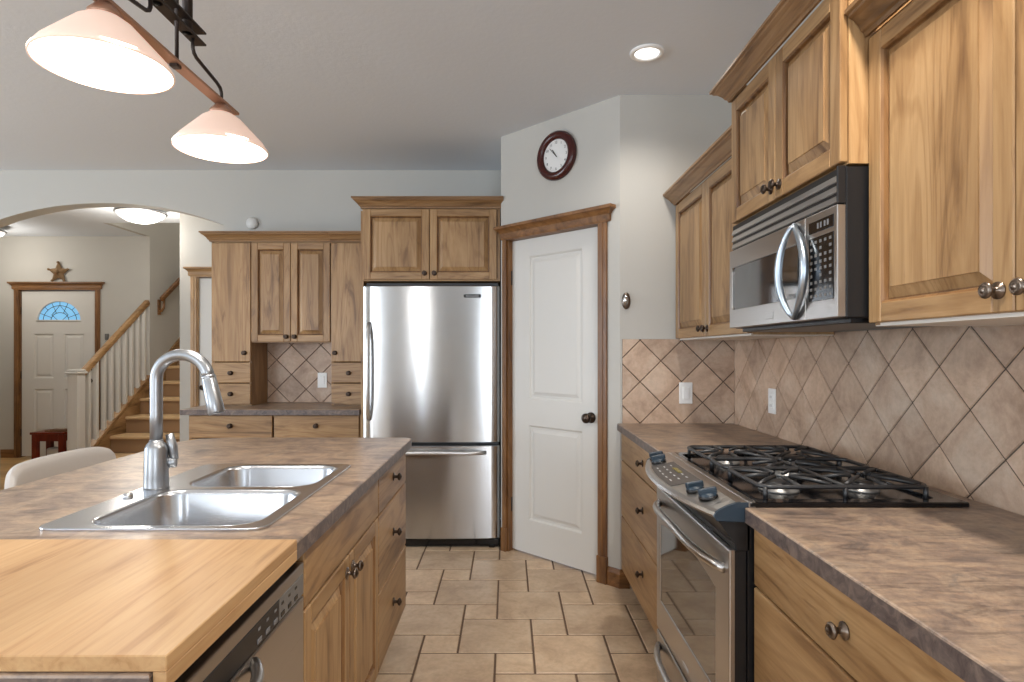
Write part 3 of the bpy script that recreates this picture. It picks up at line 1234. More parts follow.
# grates: three cast sections, each a rounded frame with fingers
GZ = CT + 0.040


def grate(ya, yb, cs_):
    g = MB()
    g.mat(IRON)
    xa, xb = 0.655, 1.090
    r = 0.0062
    lp = [(x, y, GZ) for x, y in rrect(xa, xb, ya, yb, 0.03, 4)]
    g.tube(lp + [lp[0]], r, 8)
    xm = (xa + xb) / 2
    g.tube([(xm, ya, GZ), (xm, yb, GZ)], r, 8)
    ym = (ya + yb) / 2
    for (cx, cy) in cs_:
        for k in range(4 if len(cs_) > 1 else 4):
            a = PI / 4 + k * PI / 2
            dx, dy = math.cos(a), math.sin(a)
            # finger from frame to near the burner centre, arching up then dipping
            ex, ey = cx + dx * 0.028, cy + dy * 0.028
            fx, fy = cx + dx * 0.135, cy + dy * 0.135
            fx = min(max(fx, xa), xb)
            fy = min(max(fy, ya), yb)
            g.tube([(fx, fy, GZ), ((fx + ex) / 2, (fy + ey) / 2, GZ + 0.006), (ex, ey, GZ + 0.006)], [r, r * 0.95, r * 0.8], 8)
        g.tube([(cx - 0.105, cy, GZ), (cx - 0.06, cy, GZ + 0.006), (cx - 0.034, cy, GZ + 0.006), (cx - 0.030, cy, GZ - 0.006)], r * .9, 8)
        g.tube([(cx + 0.105, cy, GZ), (cx + 0.06, cy, GZ + 0.006), (cx + 0.034, cy, GZ + 0.006), (cx + 0.030, cy, GZ - 0.006)], r * .9, 8)
        g.tube([(cx, ya, GZ), (cx, cy - 0.035, GZ + 0.005)], r * .95, 8)
        g.tube([(cx, yb, GZ), (cx, cy + 0.035, GZ + 0.005)], r * .95, 8)
    for x in (xa + 0.01, xm, xb - 0.01):
        for y in (ya, yb):
            g.tube([(x, y, GZ), (x, y, CT + 0.005)], r, 8)
    return g


grate(yr1 + 0.045, yr1 + 0.285, [(0.755, 1.66), (0.985, 1.66)]).build('grate', None, rg)
grate(yr1 + 0.292, yr1 + 0.444, [(0.870, 1.86)]).build('grate', None, rg)
grate(yr1 + 0.451, yr0 - 0.045, [(0.755, 2.06), (0.985, 2.06)]).build('grate', None, rg)
# bowed control panel
N = 20


def bowx(t):
    return 0.520 - 0.062 * (1 - (2 * t - 1) ** 2)


b = MB()
b.mat(STEEL)
loops = []
for k in range(N + 1):
    t = k / N
    y = yr0 + (yr1 - yr0) * t
    x = bowx(t)
    loops.append([(0.606, y, CT + 0.013), (0.575, y, CT + 0.010), (x + 0.014, y, 0.886), (x + 0.003, y, 0.880), (x, y, 0.872), (x + 0.012, y, 0.862), (0.600, y, 0.858), (0.606, y, 0.866)])
b.loft(loops, False, True, True)
pan = b.build('control_panel', None, rg)
for yy in (yr1 - 0.002, yr0 - 0.009):
    b = MB(MXZ)
    b.mat(NAVY)
    b.plate([(0.606, CT + 0.012), (0.575, CT + 0.0105), (0.550, CT + 0.002), (0.532, 0.888), (0.521, 0.880), (0.517, 0.870), (0.523, 0.860), (0.606, 0.857)], [], yy, yy + 0.011)
    b.build('end_cap', None, rg)
b = MB(MXZ)
b.mat(BLACK)
b.plate([(0.60, 0.857), (0.530, 0.857), (0.570, 0.800), (0.60, 0.795)], [], yr1 + 0.002, yr0 - 0.002)
b.build('vent_shroud', None, rg)


def on_panel(t, f):
    """point on the sloping face: t across the range, f 0 (lower edge) .. 1 (cooktop edge)"""
    y = yr0 + (yr1 - yr0) * t
    x0, z0 = bowx(t) + 0.014, 0.886
    x1, z1 = 0.575, CT + 0.010
    return Vector((x0 + (x1 - x0) * f, y, z0 + (z1 - z0) * f))


slope = (on_panel(.5, 1) - on_panel(.5, 0)).normalized()
pn = Vector((0, -1, 0)).cross(slope)
if pn.z < 0:
    pn = -pn


def panel_patch(m, t0, t1, f0, f1, lift, name, parent):
    bb = MB()
    bb.mat(m)
    lps = []
    for k in range(9):
        t = t0 + (t1 - t0) * k / 8
        a, c = on_panel(t, f0), on_panel(t, f1)
        lps.append([a + pn * 0.0002, a + pn * lift, c + pn * lift, c + pn * 0.0002])
    bb.loft(lps, False, True, True)
    return bb


b = panel_patch(PADGREY, 0.24, 0.64, 0.06, 0.95, 0.0015, 'x', rg)
b.mat(LIGHTGREY)
for r in range(3):
    for c in range(5):
        if r == 2 and 1 <= c <= 2:
            continue
        t = 0.30 + c * 0.062
        f = 0.24 + r * 0.24
        p = on_panel(t, f)
        q = on_panel(t + 0.020, f)
        b.bar(p + pn * 0.0018, q + pn * 0.0018, 0.0045, 0.0008)
b.mat(AMBERLCD)
b.bar(on_panel(0.365, 0.74) + pn * 0.002, on_panel(0.47, 0.74) + pn * 0.002, 0.018, 0.0012)
b.build('touch_pad', None, pan)
for t in (0.085, 0.175, 0.755, 0.865):
    c = on_panel(t, 0.45)
    b = MB()
    b.mat(BLACK).lathe([(0.026, 0.0), (0.025, 0.006), (0.019, 0.008)], c, pn, 20)
    b.mat(NAVY).lathe([(0.024, 0.002), (0.023, 0.010), (0.019, 0.013), (0, 0.014)], c, pn, 20)
    b.bar(c + pn * 0.017 - slope * 0.025, c + pn * 0.017 + slope * 0.025, 0.014, 0.018, 0.004)
    b.build('knob', None, rg)
# oven door with window, handle, badge
b = MB(F)
b.mat(STEEL)
zt, zb = 0.785, 0.262
w0, w1 = 0.050, wr_ - 0.105
topc = []
for k in range(9):
    t = k / 8
    topc.append((w1 + (w0 - w1) * t, 0.652 + 0.030 * (1 - (2 * t - 1) ** 2)))
winp = [(w0, 0.374), (w1, 0.374)] + topc
b.plate([(0.003, zb), (wr_ - 0.003, zb), (wr_ - 0.003, zt), (0.003, zt)], [winp], 0.030, 0.044, 0.004)
b.mat(BLACK).box(0.008, wr_ - 0.008, zb + 0.004, zt - 0.004, 0.0, 0.0195)
b.plate([(0.008, zb + 0.004), (wr_ - 0.008, zb + 0.004), (wr_ - 0.008, zt - 0.004), (0.008, zt - 0.004)], [winp], 0.018, 0.031)
od = b.build('oven_door', None, rg)
b = MB(F)
b.plate(winp, [], 0.02, 0.0405)
b.build('window', OVENGLASS, od, 'dark oven window glass')
b = MB(F)
b.mat(STEEL)
pts = []
for k in range(19):
    t = k / 18
    pts.append((0.035 + (wr_ - 0.07) * t, 0.728 + 0.012 * (1 - (2 * t - 1) ** 2), 0.044 + 0.044 * (1 - (2 * t - 1) ** 4)))
b.tube(pts, 0.0125, 12)
b.build('handle', None, od)
b = MB(F)
b.mat(LIGHTGREY).box(wr_ / 2 - 0.028, wr_ / 2 + 0.028, 0.292, 0.304, 0.0435, 0.0455, 0.0008)
b.build('badge', None, od)
b = MB(F)
b.mat(STEEL)
b.box(0.003, wr_ - 0.003, 0.06, 0.250, 0.0, 0.044, 0.004, 2)
wdr = b.build('drawer', None, rg, 'steel warming drawer')
b = MB(F)
b.mat(STEEL)
pts = []
for k in range(19):
    t = k / 18
    pts.append((0.035 + (wr_ - 0.07) * t, 0.205 + 0.010 * (1 - (2 * t - 1) ** 2), 0.044 + 0.040 * (1 - (2 * t - 1) ** 4)))
b.tube(pts, 0.0115, 12)
b.build('handle', None, wdr)

# ------------------------------------------------------------------ outlets, switches


def wall_plate(name, label, cat, F, u, v, kind):
    t = thing(name, label, cat, F @ Vector((u, v - 0.058, 0.0)))
    b = MB(F)
    b.mat(WHITEPLASTIC).box(u - 0.036, u + 0.036, v - 0.058, v + 0.058, 0.0, 0.007, 0.003, 2)
    b.build('cover_plate', None, t)
    b = MB(F)
    b.mat(WHITEPLASTIC)
    if kind == 'switch':
        b.box(u - 0.017, u + 0.017, v - 0.033, v + 0.033, 0.005, 0.012, 0.002)
        b.build('rocker', None, t)
    else:
        for dz in (-0.02, 0.02):
            b.box(u - 0.017, u + 0.017, v + dz - 0.015, v + dz + 0.015, 0.005, 0.010, 0.003, 2)
        b.mat(GREY)
        for dz in (-0.02, 0.02):
            for dx in (-0.006, 0.006):
                b.box(u + dx - 0.0012, u + dx + 0.0012, v + dz - 0.006, v + dz + 0.005, 0.0095, 0.0104)
        b.build('socket', None, t)
    return t


wall_plate('light_switch', 'white switch plate on the short tiled wall by the corner', 'switch', frame((0.609, YF - 0.0096, 0), (1, 0, 0)), 0.963 - 0.609, 1.06, 'switch')
wall_plate('power_outlet', 'white outlet on the long tiled wall beyond the range', 'outlet', frame((XW - 0.0096, YF, 0), R_), YF - 2.76, 1.055, 'outlet')
b = MB()
b.mat(GREY).box(-4.875, -4.835, YD - 0.018, YD, 1.425, 1.500, 0.005, 2)
b.box(-4.868, -4.842, YD - 0.022, YD - 0.016, 1.455, 1.490, 0.001)
tag(b.build('door_chime'), 'small grey box on the foyer wall beside the front door', 'door chime')

# round metal escutcheon on the short wall
b = MB(Matrix.Translation((0.642, YF, 1.56)) @ Matrix.Diagonal((0.52, 1, 1, 1)))
b.mat(PEWTER)
b.lathe([(0.046, 0), (0.046, 0.006), (0.040, 0.012), (0.020, 0.015)], (0, 0, 0), (0, -1, 0), 28)
b.mat(CHROME)
b.lathe([(0.030, 0.010), (0.026, 0.020), (0.012, 0.026), (0, 0.027)], (-0.010, 0, 0.004), (0, -1, 0), 28)
tag(b.build('wall_ornament'), 'oval metal ornament on the plain wall between pantry door and cabinet', 'ornament')

# ------------------------------------------------------------------ clock
ck = FD @ Vector((0.474, 2.447, 0))
cl = thing('wall_clock', 'round wall clock with dark red-brown wooden rim', 'clock', ck)
Fk = FD @ Matrix.Translation((0.474, 2.447, 0))
old = nD
b = MB(Fk)
b.lathe([(0.096, 0.012), (0.100, 0.030), (0.112, 0.036), (0.132, 0.034), (0.143, 0.024), (0.146, 0.010), (0.144, 0.0)], (0, 0, 0), (0, 0, 1), 48, caps=False)
b.build('rim', CLOCKWOOD, cl)
b = MB(Fk)
b.lathe([(0.100, 0.0), (0.100, 0.014), (0, 0.0141)], (0, 0, 0), (0, 0, 1), 40, False)
b.build('dial', plain('dial_paper', srgb(226, 226, 224), 0.5), cl)
for n in range(1, 13):
    b = MB(Fk)
    b.mat(BLACK)
    a = PI / 2 - n * PI / 6
    text_mesh(b, str(n), 0.022, Fk @ Matrix.Translation((0.078 * math.cos(a), 0.078 * math.sin(a), 0.0150)), 0.0003)
    b.build('numeral', None, cl)
for nm, ang, L, wd_ in (('hour_hand', 10.88 * 30, 0.045, 0.008), ('minute_hand', 53 * 6, 0.066, 0.005)):
    a = PI / 2 - math.radians(ang)
    b = MB(Fk)
    b.mat(BLACK)
    z = 0.018 if nm == 'hour_hand' else 0.021
    b.bar((-0.012 * math.cos(a), -0.012 * math.sin(a), z), (L * math.cos(a), L * math.sin(a), z), 0.0015, wd_)
    b.M = Fk
    b.build(nm, None, cl)

# ------------------------------------------------------------------ refrigerator
YR = 3.889
xf0, xf1 = -0.948, -0.056
fr = thing('refrigerator', 'stainless steel bottom-freezer refrigerator between cabinets and pantry door', 'refrigerator', ((xf0 + xf1) / 2, 4.2, 0))
b = MB()
b.mat(BLACK)
b.box(xf0 + 0.004, xf1 - 0.004, YR + 0.075, YB - 0.02, 0.045, 1.725, 0.004)
b.box(xf0 + 0.01, xf1 - 0.01, YR + 0.04, YR + 0.1, 0.0, 0.055)
b.box(xf0 + 0.01, xf1 - 0.01, YR + 0.06, YR + 0.2, 1.716, 1.738)
b.build('body', None, fr)


def steel_door(x0, x1, z0, z1, y, bow=0.012, th=0.07):
    """gently bowed sheet-metal door"""
    t = MB()
    n = 28
    loops = []
    for k in range(n + 1):
        u = k / n
        x = x0 + (x1 - x0) * u
        e = min(u, 1 - u) * (x1 - x0)
        edge = 0.0
        if e < 0.018:
            edge = 0.018 - math.sqrt(max(0, 0.018 ** 2 - (0.018 - e) ** 2))
        yy = y + bow * (2 * u - 1) ** 2 + edge * 0.7
        loops.append([(x, yy, z0 + 0.004), (x, yy, z1 - 0.004), (x, yy + 0.004, z1), (x, y + th, z1), (x, y + th, z0), (x, yy + 0.004, z0)])
    t.loft(loops, True, True, True)
    return t


d1 = steel_door(xf0, xf1, 0.690, 1.714, YR - 0.006)
ob = d1.build('door', STEEL_FRIDGE, fr)
mod = ob.modifiers.new('edges', 'EDGE_SPLIT')
mod.split_angle = math.radians(35)
b = MB()
zz = [(0.84 + 0.63 * k / 18) for k in range(19)]
b.tube([(xf0 + 0.040, YR + 0.0 - 0.052 * (1 - (2 * k / 18 - 1) ** 4), zz[k]) for k in range(19)], 0.014, 12)
b.build('handle', BRIGHT, ob)
b = MB()
Fb = frame((-0.233, YR - 0.002, 1.648), (1, 0, 0))
b.M = Fb
b.mat(BLACK)
b.plate(rrect(-0.058, 0.058, -0.011, 0.011, 0.010, 4), [], -0.004, 0.003)
b.mat(LIGHTGREY)
text_mesh(b, 'KitchenAid', 0.018, Fb @ Matrix.Translation((0, 0, 0.0035)), 0.0004)
b.build('badge', None, ob)
d2 = steel_door(xf0, xf1, 0.060, 0.668, YR - 0.006)
ob2 = d2.build('freezer_door', STEEL_FRIDGE, fr)
mod = ob2.modifiers.new('edges', 'EDGE_SPLIT')
mod.split_angle = math.radians(35)
b = MB()
b.tube([(xf0 + 0.09 + (xf1 - xf0 - 0.18) * k / 18, YR - 0.05 * (1 - (2 * k / 18 - 1) ** 6) - 0.004, 0.630 - 0.006 * (2 * k / 18 - 1) ** 2) for k in range(19)], 0.013, 12)
b.build('handle', BRIGHT, ob2)
b = MB()
b.mat(BLACKGLOSS).box(xf0 + 0.012, xf1 - 0.004, YR + 0.012, YR + 0.06, 0.012, 0.056, 0.004)
b.box(xf1 - 0.07, xf1 - 0.03, YR + 0.004, YR + 0.05, 0.0, 0.022, 0.006)
b.build('toe_grille', None, fr)

# cabinet over the refrigerator
YO = 3.906
xo0, xo1 = -0.955, -0.052
wO = xo1 - xo0
cabinet('wall_cabinet', 'two-door oak cabinet above the refrigerator', (xo0, YO), (1, 0, 0), wO, 1.748, 2.236, YB - 0.005 - YO,
        [('door', 0.008, 0.440, 1.756, 2.216, (0.440 - 0.030, 1.796)),
         ('door', 0.444, wO - 0.022, 1.756, 2.216, (0.444 + 0.030, 1.796))], SETX,
        crown=([(0.0, -0.4), (0.0, 0.014), (wO + 0.022, 0.014)], 2.220, [(o_, h_ * 1.0) for o_, h_ in CROWN]))
b = MB()
b.mat(OAKV).box(-0.995, -0.975, 4.02, YB - 0.003, 0, 2.235, 0.001)
tag(b.build('end_panel'), 'tall thin oak panel between the refrigerator and the hutch', 'panel')

# ------------------------------------------------------------------ hutch left of the refrigerator
YH = 4.045
xh0, xh1 = -2.168, -1.000
wH = xh1 - xh0
cabinet('base_cabinet', 'oak base cabinet of the hutch below the back worktop', (xh0, YH), (1, 0, 0), wH, 0, CT - 0.038, YB - 0.01 - YH,
        [('drawer', 0.008, 0.572, 0.700, 0.850, (0.29, 0.782)), ('drawer', 0.584, wH - 0.008, 0.700, 0.850, (0.87, 0.782)),
         ('door', 0.008, 0.290, 0.112, 0.694, (0.262, 0.65)), ('door', 0.294, 0.572, 0.112, 0.694, (0.322, 0.65)),
         ('door', 0.584, 0.866, 0.112, 0.694, (0.838, 0.65)), ('door', 0.870, wH - 0.008, 0.112, 0.694, (0.898, 0.65))], SETX, toe=0.105)
b = MB()
b.mat(LAM)
b.plate([(-2.205, 4.0), (-1.000, 4.0), (-1.000, YB - 0.002), (-2.205, YB - 0.002)], [], CT - 0.038, CT, 0.004, LAMEDGE)
tag(b.build('countertop', LAM), 'stone-look laminate worktop of the hutch left of the refrigerator', 'countertop')
YT = 4.30            # tower carcass face
dT = YB - 0.004 - YT
x1a, x1b, x2b, x3b = -2.138, -1.850, -1.276, -1.000
cabinet('tower_cabinet', 'slim oak tower with flat door at the arch end of the hutch', (x1a, YT), (1, 0, 0), x1b - x1a, CT, 2.085, dT,
        [('flatdoor', 0.004, x1b - x1a - 0.003, 1.212, 2.066, (x1b - x1a - 0.045, 1.275)),
         ('drawer', 0.004, x1b - x1a - 0.003, 1.060, 1.206, (0.145, 1.130)), ('drawer', 0.004, x1b - x1a - 0.003, 0.905, 1.054, (0.145, 0.98))], SETX,
        crown=([(0.0, -dT), (0.0, 0.020), (x1b - x1a, 0.020)], 2.074, CROWN))
cabinet('tower_cabinet', 'slim oak tower with flat door beside the refrigerator', (x2b, YT), (1, 0, 0), x3b - x2b, CT, 2.085, dT,
        [('flatdoor', 0.003, x3b - x2b - 0.030, 1.212, 2.066, (0.032, 1.275)),
         ('drawer', 0.003, x3b - x2b - 0.030, 1.060, 1.206, (0.130, 1.130)), ('drawer', 0.003, x3b - x2b - 0.030, 0.905, 1.054, (0.130, 0.98))], SETX,
        crown=([(0.0, 0.020), (x3b - x2b, 0.020)], 2.074, CROWN))
wK = x2b - x1b - 0.002
cabinet('wall_cabinet', 'two-door oak wall cabinet in the middle of the hutch', (x1b + 0.001, YT - 0.004), (1, 0, 0), wK, 1.350, 2.085, dT,
        [('door', 0.003, wK / 2 - 0.0015, 1.356, 2.066, (wK / 2 - 0.030, 1.392)), ('door', wK / 2 + 0.0015, wK - 0.003, 1.356, 2.066, (wK / 2 + 0.030, 1.392))], SETX,
        crown=([(0.0, 0.016), (wK, 0.016)], 2.074, CROWN))
FH = frame((x1b, YB - 0.0005, 0), (1, 0, 0))
struct(diamond_tiles(FH, 0.002, wK, CT, 1.352, 0.30, 0.895 + 0.10, PER, 'b'), 'wall_tile_hutch')
wall_plate('power_outlet', 'white outlet in the tiled niche of the hutch', 'outlet', frame((x1b, YB - 0.0105, 0), (1, 0, 0)), -1.425 - x1b, 1.065, 'switch')

b = MB()
b.lathe([(0.045, 0), (0.045, 0.015), (0.038, 0.026), (0, 0.028)], (-1.965, YB, 2.27), (0, -1, 0), 28)
tag(b.build('smoke_alarm', WHITE), 'small round white disc on the wall above the hutch', 'smoke alarm')

# ------------------------------------------------------------------ island
XI = -0.478          # carcass face; fronts reach -0.458
IY0, IY1 = 0.717, 2.701
IX0, IX1 = -1.43, -0.4325
SX0, SX1, SY0, SY1 = -1.035, -0.530, 1.290, 2.035
hole = rrect(SX0 + 0.02, SX1 - 0.02, SY0 + 0.02, SY1 - 0.02, 0.04, 4)
outer = [(IX1, IY0), (IX1, IY1 - 0.03), (IX1 - 0.03, IY1), (IX0 + 0.16, IY1), (IX0 + 0.05, IY1 - 0.04), (IX0, IY1 - 0.14), (IX0, IY0)]
b = MB()
b.mat(LAM)
b.plate(outer, [hole], CT - 0.038, CT, 0.004, LAMEDGE)
tag(b.build('countertop', LAM), 'stone-look laminate top of the kitchen island', 'countertop')
U_ = (0, 1, 0)
dI = 0.60
wS = 2.104 - 1.337
cabinet('base_cabinet', 'island sink cabinet with two panelled doors beside the dishwasher', (XI, 1.337), U_, wS, 0, CT - 0.040, dI,
        [('panel', 0.003, wS - 0.003, 0.704, 0.850, None),
         ('door', 0.003, wS / 2 - 0.0015, 0.145, 0.698, (wS / 2 - 0.030, 0.655)),
         ('door', wS / 2 + 0.0015, wS - 0.003, 0.145, 0.698, (wS / 2 + 0.030, 0.655))], SETY, toe=0.135, top=False)
wZ = 2.672 - 2.106
cabinet('base_cabinet', 'island cabinet with three stacked drawers facing the aisle', (XI, 2.106), U_, wZ, 0, CT - 0.040, dI,
        [('drawer', 0.003, wZ - 0.004, 0.704, 0.850, (wZ * .48, 0.785)),
         ('drawer', 0.003, wZ - 0.004, 0.424, 0.698, (wZ * .48, 0.565)),
         ('drawer', 0.003, wZ - 0.004, 0.145, 0.418, (wZ * .48, 0.285))], (OAKV, OAKY, BRONZE), toe=0.135)
b = MB()
b.mat(OAKV)
b.box(XI - dI - 0.022, XI - dI - 0.002, 0.735, 2.672, 0, CT - 0.040)
tag(b.build('back_panel'), 'oak panel closing the seating side of the island', 'panel')
b = MB()
b.mat(OAKV)
b.box(XI - dI - 0.001, XI + 0.018, 0.728, 0.752, 0, CT - 0.040, 0.002)
tag(b.build('end_panel'), 'oak panel closing the near end of the island by the dishwasher', 'panel')

# dishwasher
dw = thing('dishwasher', 'stainless dishwasher with black control strip under the island top', 'dishwasher', (XI - 0.28, 1.045, 0))
F = frame((XI, 0.756, 0), U_)
wdw = 1.333 - 0.756
b = MB(F)
b.mat(BLACK)
b.box(0.003, wdw - 0.032, 0.12, 0.845, -0.56, -0.004)
b.box(0.01, wdw - 0.01, 0.0, 0.12, -0.5, -0.06)
b.build('body', None, dw)
b = MB(F)
b.mat(STEEL).box(0.003, wdw - 0.003, 0.115, 0.740, 0.0, 0.022, 0.004, 2)
dwd = b.build('door', None, dw)
b = MB(F)
b.mat(STEEL)
b.box(0.003, wdw - 0.003, 0.744, 0.816, 0.0, 0.022, 0.004, 2)
cp = b.build('control_panel', None, dw)
b = MB(F)
b.mat(BLACK)
b.box(0.008, wdw * 0.74, 0.747, 0.792, 0.021, 0.0235, 0.001)
b.mat(GREY)
b.box(wdw * 0.74, wdw - 0.012, 0.747, 0.792, 0.021, 0.0233, 0.001)
b.mat(DIMPRINT)
for k in range(6):
    uu = wdw * (0.56 + 0.065 * k)
    if k > 2:
        b.mat(BLACKGLOSS)
    b.box(uu, uu + 0.018, 0.753, 0.762, 0.0232, 0.0246, 0.0004)
    b.box(uu + 0.003, uu + 0.014, 0.776, 0.781, 0.0232, 0.0240)
b.build('button_strip', None, cp)
b = MB(F)
pts = [(0.06 + 0.25 * k / 16, 0.718 + 0.010 * (2 * k / 16 - 1) ** 4, 0.022 + 0.030 * (1 - (2 * k / 16 - 1) ** 4)) for k in range(17)]
b.mat(STEEL).tube(pts, 0.011, 10)
b.build('handle', None, dwd)

# sink
sk = thing('sink', 'stainless double-bowl sink set in the island top', 'sink', ((SX0 + SX1) / 2, (SY0 + SY1) / 2, CT - 0.18))
bowls = [(-0.952, -0.560, 1.312, 1.658), (-0.935, -0.560, 1.690, 2.010)]
b = MB()
b.mat(STEEL_SINK)
hs = [rrect(a, c, d_, e, 0.07, 6) for a, c, d_, e in bowls]
b.plate(rrect(SX0, SX1, SY0, SY1, 0.035, 5), hs, CT + 0.0005, CT + 0.006, 0.002)
b.build('rim', None, sk)
for (a, c, d_, e), depth in zip(bowls, (0.175, 0.165)):
    b = MB()
    b.mat(STEEL_SINK)

    def lp(q, z, r):
        return [(x, y, z) for x, y in rrect(a + q, c - q, d_ + q, e - q, r, 6)]
    z = CT + 0.005
    b.loft([lp(-0.001, z, 0.071), lp(0.004, z - 0.003, 0.067), lp(0.008, z - 0.012, 0.063), lp(0.018, z - depth + 0.035, 0.058), lp(0.026, z - depth + 0.012, 0.05), lp(0.050, z - depth, 0.035)], True, False, True)
    # outside shell for thickness
    o = b.build('bowl', None, sk)
    s = o.modifiers.new('wall', 'SOLIDIFY')
    s.thickness = 0.0015
    s.offset = 1 if False else -1
    b = MB()
    b.mat(CHROME).lathe([(0.044, 0), (0.042, 0.003), (0.032, 0.001), (0.030, -0.006), (0, -0.006)], ((a + c) / 2, (d_ + e) / 2, z - depth + 0.002), (0, 0, 1), 24)
    b.build('strainer', None, o)

# faucet
fx, fy = -0.993, 1.680
ft = thing('faucet', 'brushed nickel gooseneck faucet with pull-down spray head', 'faucet', (fx, fy, CT + 0.006))
b = MB()
b.lathe([(0.033, 0), (0.033, 0.004), (0.032, 0.010), (0.0315, 0.030), (0.0295, 0.112), (0.0255, 0.122), (0.019, 0.128), (0.0175, 0.135)], (fx, fy, CT + 0.006), (0, 0, 1), 28)
b.build('base', NICKEL, ft)
b = MB()
dirv = Vector((0.985, -0.17, 0)).normalized()
R0 = 0.082
z0, z1 = CT + 0.13, CT + 0.312
pts = [Vector((fx, fy, z0)), Vector((fx, fy, z0 + 0.08)), Vector((fx, fy, z1 - 0.03))]
for k in range(19):
    a = PI - k / 18 * (PI * 0.96)
    pts.append(Vector((fx, fy, z1)) + dirv * (R0 + R0 * math.cos(a)) + Vector((0, 0, R0 * 0.84 * math.sin(a))))
b.tube(pts, 0.0165, 16)
b.build('spout', NICKEL, ft)
e0 = pts[-1]
e1 = (pts[-1] - pts[-2]).normalized()
b = MB()
b.lathe([(0.0168, -0.004), (0.019, 0.0), (0.019, 0.004), (0.018, 0.006), (0.019, 0.008), (0.0215, 0.075), (0.0225, 0.100), (0.020, 0.106), (0, 0.106)], e0, e1, 24)
b.build('spray_head', NICKEL, ft)
b = MB()
hp = Vector((fx + 0.026, fy + 0.012, CT + 0.075))
b.lathe([(0.016, 0), (0.016, 0.022), (0.014, 0.026), (0, 0.027)], hp - Vector((0.004, 0, 0)), (0.93, 0.36, 0), 18)
b.tube([hp + Vector((0.014, 0.006, 0.008)), hp + Vector((0.010, 0.006, 0.045)), hp + Vector((0.000, 0.006, 0.080))], [0.012, 0.0125, 0.011], 14)
b.build('lever_handle', NICKEL, ft)
# low chrome covers on the sink deck
b = MB()
b.lathe([(0.013, 0), (0.013, 0.003), (0.010, 0.010), (0, 0.011)], (-1.003, 1.57, CT + 0.006), (0, 0, 1), 24)
tag(b.build('hole_cover', CHROME), 'small round steel button on the sink rim in front of the faucet', 'hole cover')

# cutting board with a hooked lip
b = MB()
b.mat(BAMBOO)
bx0, bx1, by0, by1 = -1.26, -0.4145, 0.722, 1.170
b.box(bx0, bx1, by0, by1, CT + 0.0005, CT + 0.021, 0.0015)
cbt = thing('cutting_board', 'large bamboo cutting board hooked over the island edge above the dishwasher', 'cutting board', ((bx0 + bx1) / 2, (by0 + by1) / 2, CT + 0.0005))
b.build('board', None, cbt)
b = MB()
b.mat(BAMBOO)
b.box(-0.4315, bx1, by0, by1, CT - 0.021, CT + 0.0005, 0.001)
b.build('lip', None, cbt)

# counter chair: upholstered, behind the island
chx, chy = -1.90, 2.42
ch = thing('upholstered_chair', 'pale fabric upholstered chair drawn up to the seating side of the island', 'chair', (chx, chy, 0))
b = MB()
b.mat(FABRIC)
bt = []
n = 26
for k in range(n + 1):
    t = -1 + 2 * k / n
    y = chy + 0.285 * t
    x = -1.765 - 0.05 * (1 - t * t)
    top = 0.868 - 0.035 * abs(t) ** 8
    th = 0.070 * (1 - 0.35 * abs(t) ** 8)
    row = []
    zs0 = 0.46
    for (ox, oz) in ((0, zs0), (0, top - 0.04), (0.010, top - 0.015), (0.028, top), (th - 0.026, top), (th - 0.008, top - 0.015), (th, top - 0.04), (th, zs0)):
        row.append((x - ox, y, oz))
    bt.append(row)
b.loft(bt, True, True, True)
ob = b.build('backrest', None, ch)
ob.modifiers.new('soft', 'SUBSURF').levels = 1
ob.modifiers['soft'].render_levels = 2
b = MB()
b.mat(FABRIC).box(-2.27, -1.79, chy - 0.25, chy + 0.25, 0.40, 0.47, 0.03, 3)
b.build('seat', None, ch)
for lx, ly in ((-2.16, -0.21), (-2.16, 0.21), (-1.83, -0.21), (-1.83, 0.21)):
    b = MB()
    b.mat(TRIMV).tube([(lx, chy + ly, 0.41), (lx, chy + ly, 0.0)], [0.022, 0.014], 10)
    b.build('leg', None, ch)

# ------------------------------------------------------------------ pendant fixture
PX, PY = -0.937, 1.664
pd = thing('pendant_light', 'two-shade pendant light on a copper bar above the island', 'pendant light', (PX, PY, 2.0))
b = MB()
b.mat(COPPER)
b.box(PX - 0.019, PX + 0.019, 1.300, 2.035, 2.092, 2.102, 0.002)
b.build('bar', None, pd)
b = MB()
b.mat(DARKMETAL)
for z in (2.215, 2.250):
    b.box(PX - 0.018, PX + 0.018, PY - 0.150, PY + 0.150, z, z + 0.006, 0.001)
for s in (-1, 1):
    b.tube([(PX, PY + s * 0.075, 2.215), (PX, PY + s * 0.075, CH - 0.02)], 0.014, 12)
b.lathe([(0.065, 0), (0.065, 0.012), (0.03, 0.022)], (PX, PY - 0.075, CH - 0.022), (0, 0, 1), 24)
b.lathe([(0.065, 0), (0.065, 0.012), (0.03, 0.022)], (PX, PY + 0.075, CH - 0.022), (0, 0, 1), 24)
b.build('stem', None, pd)
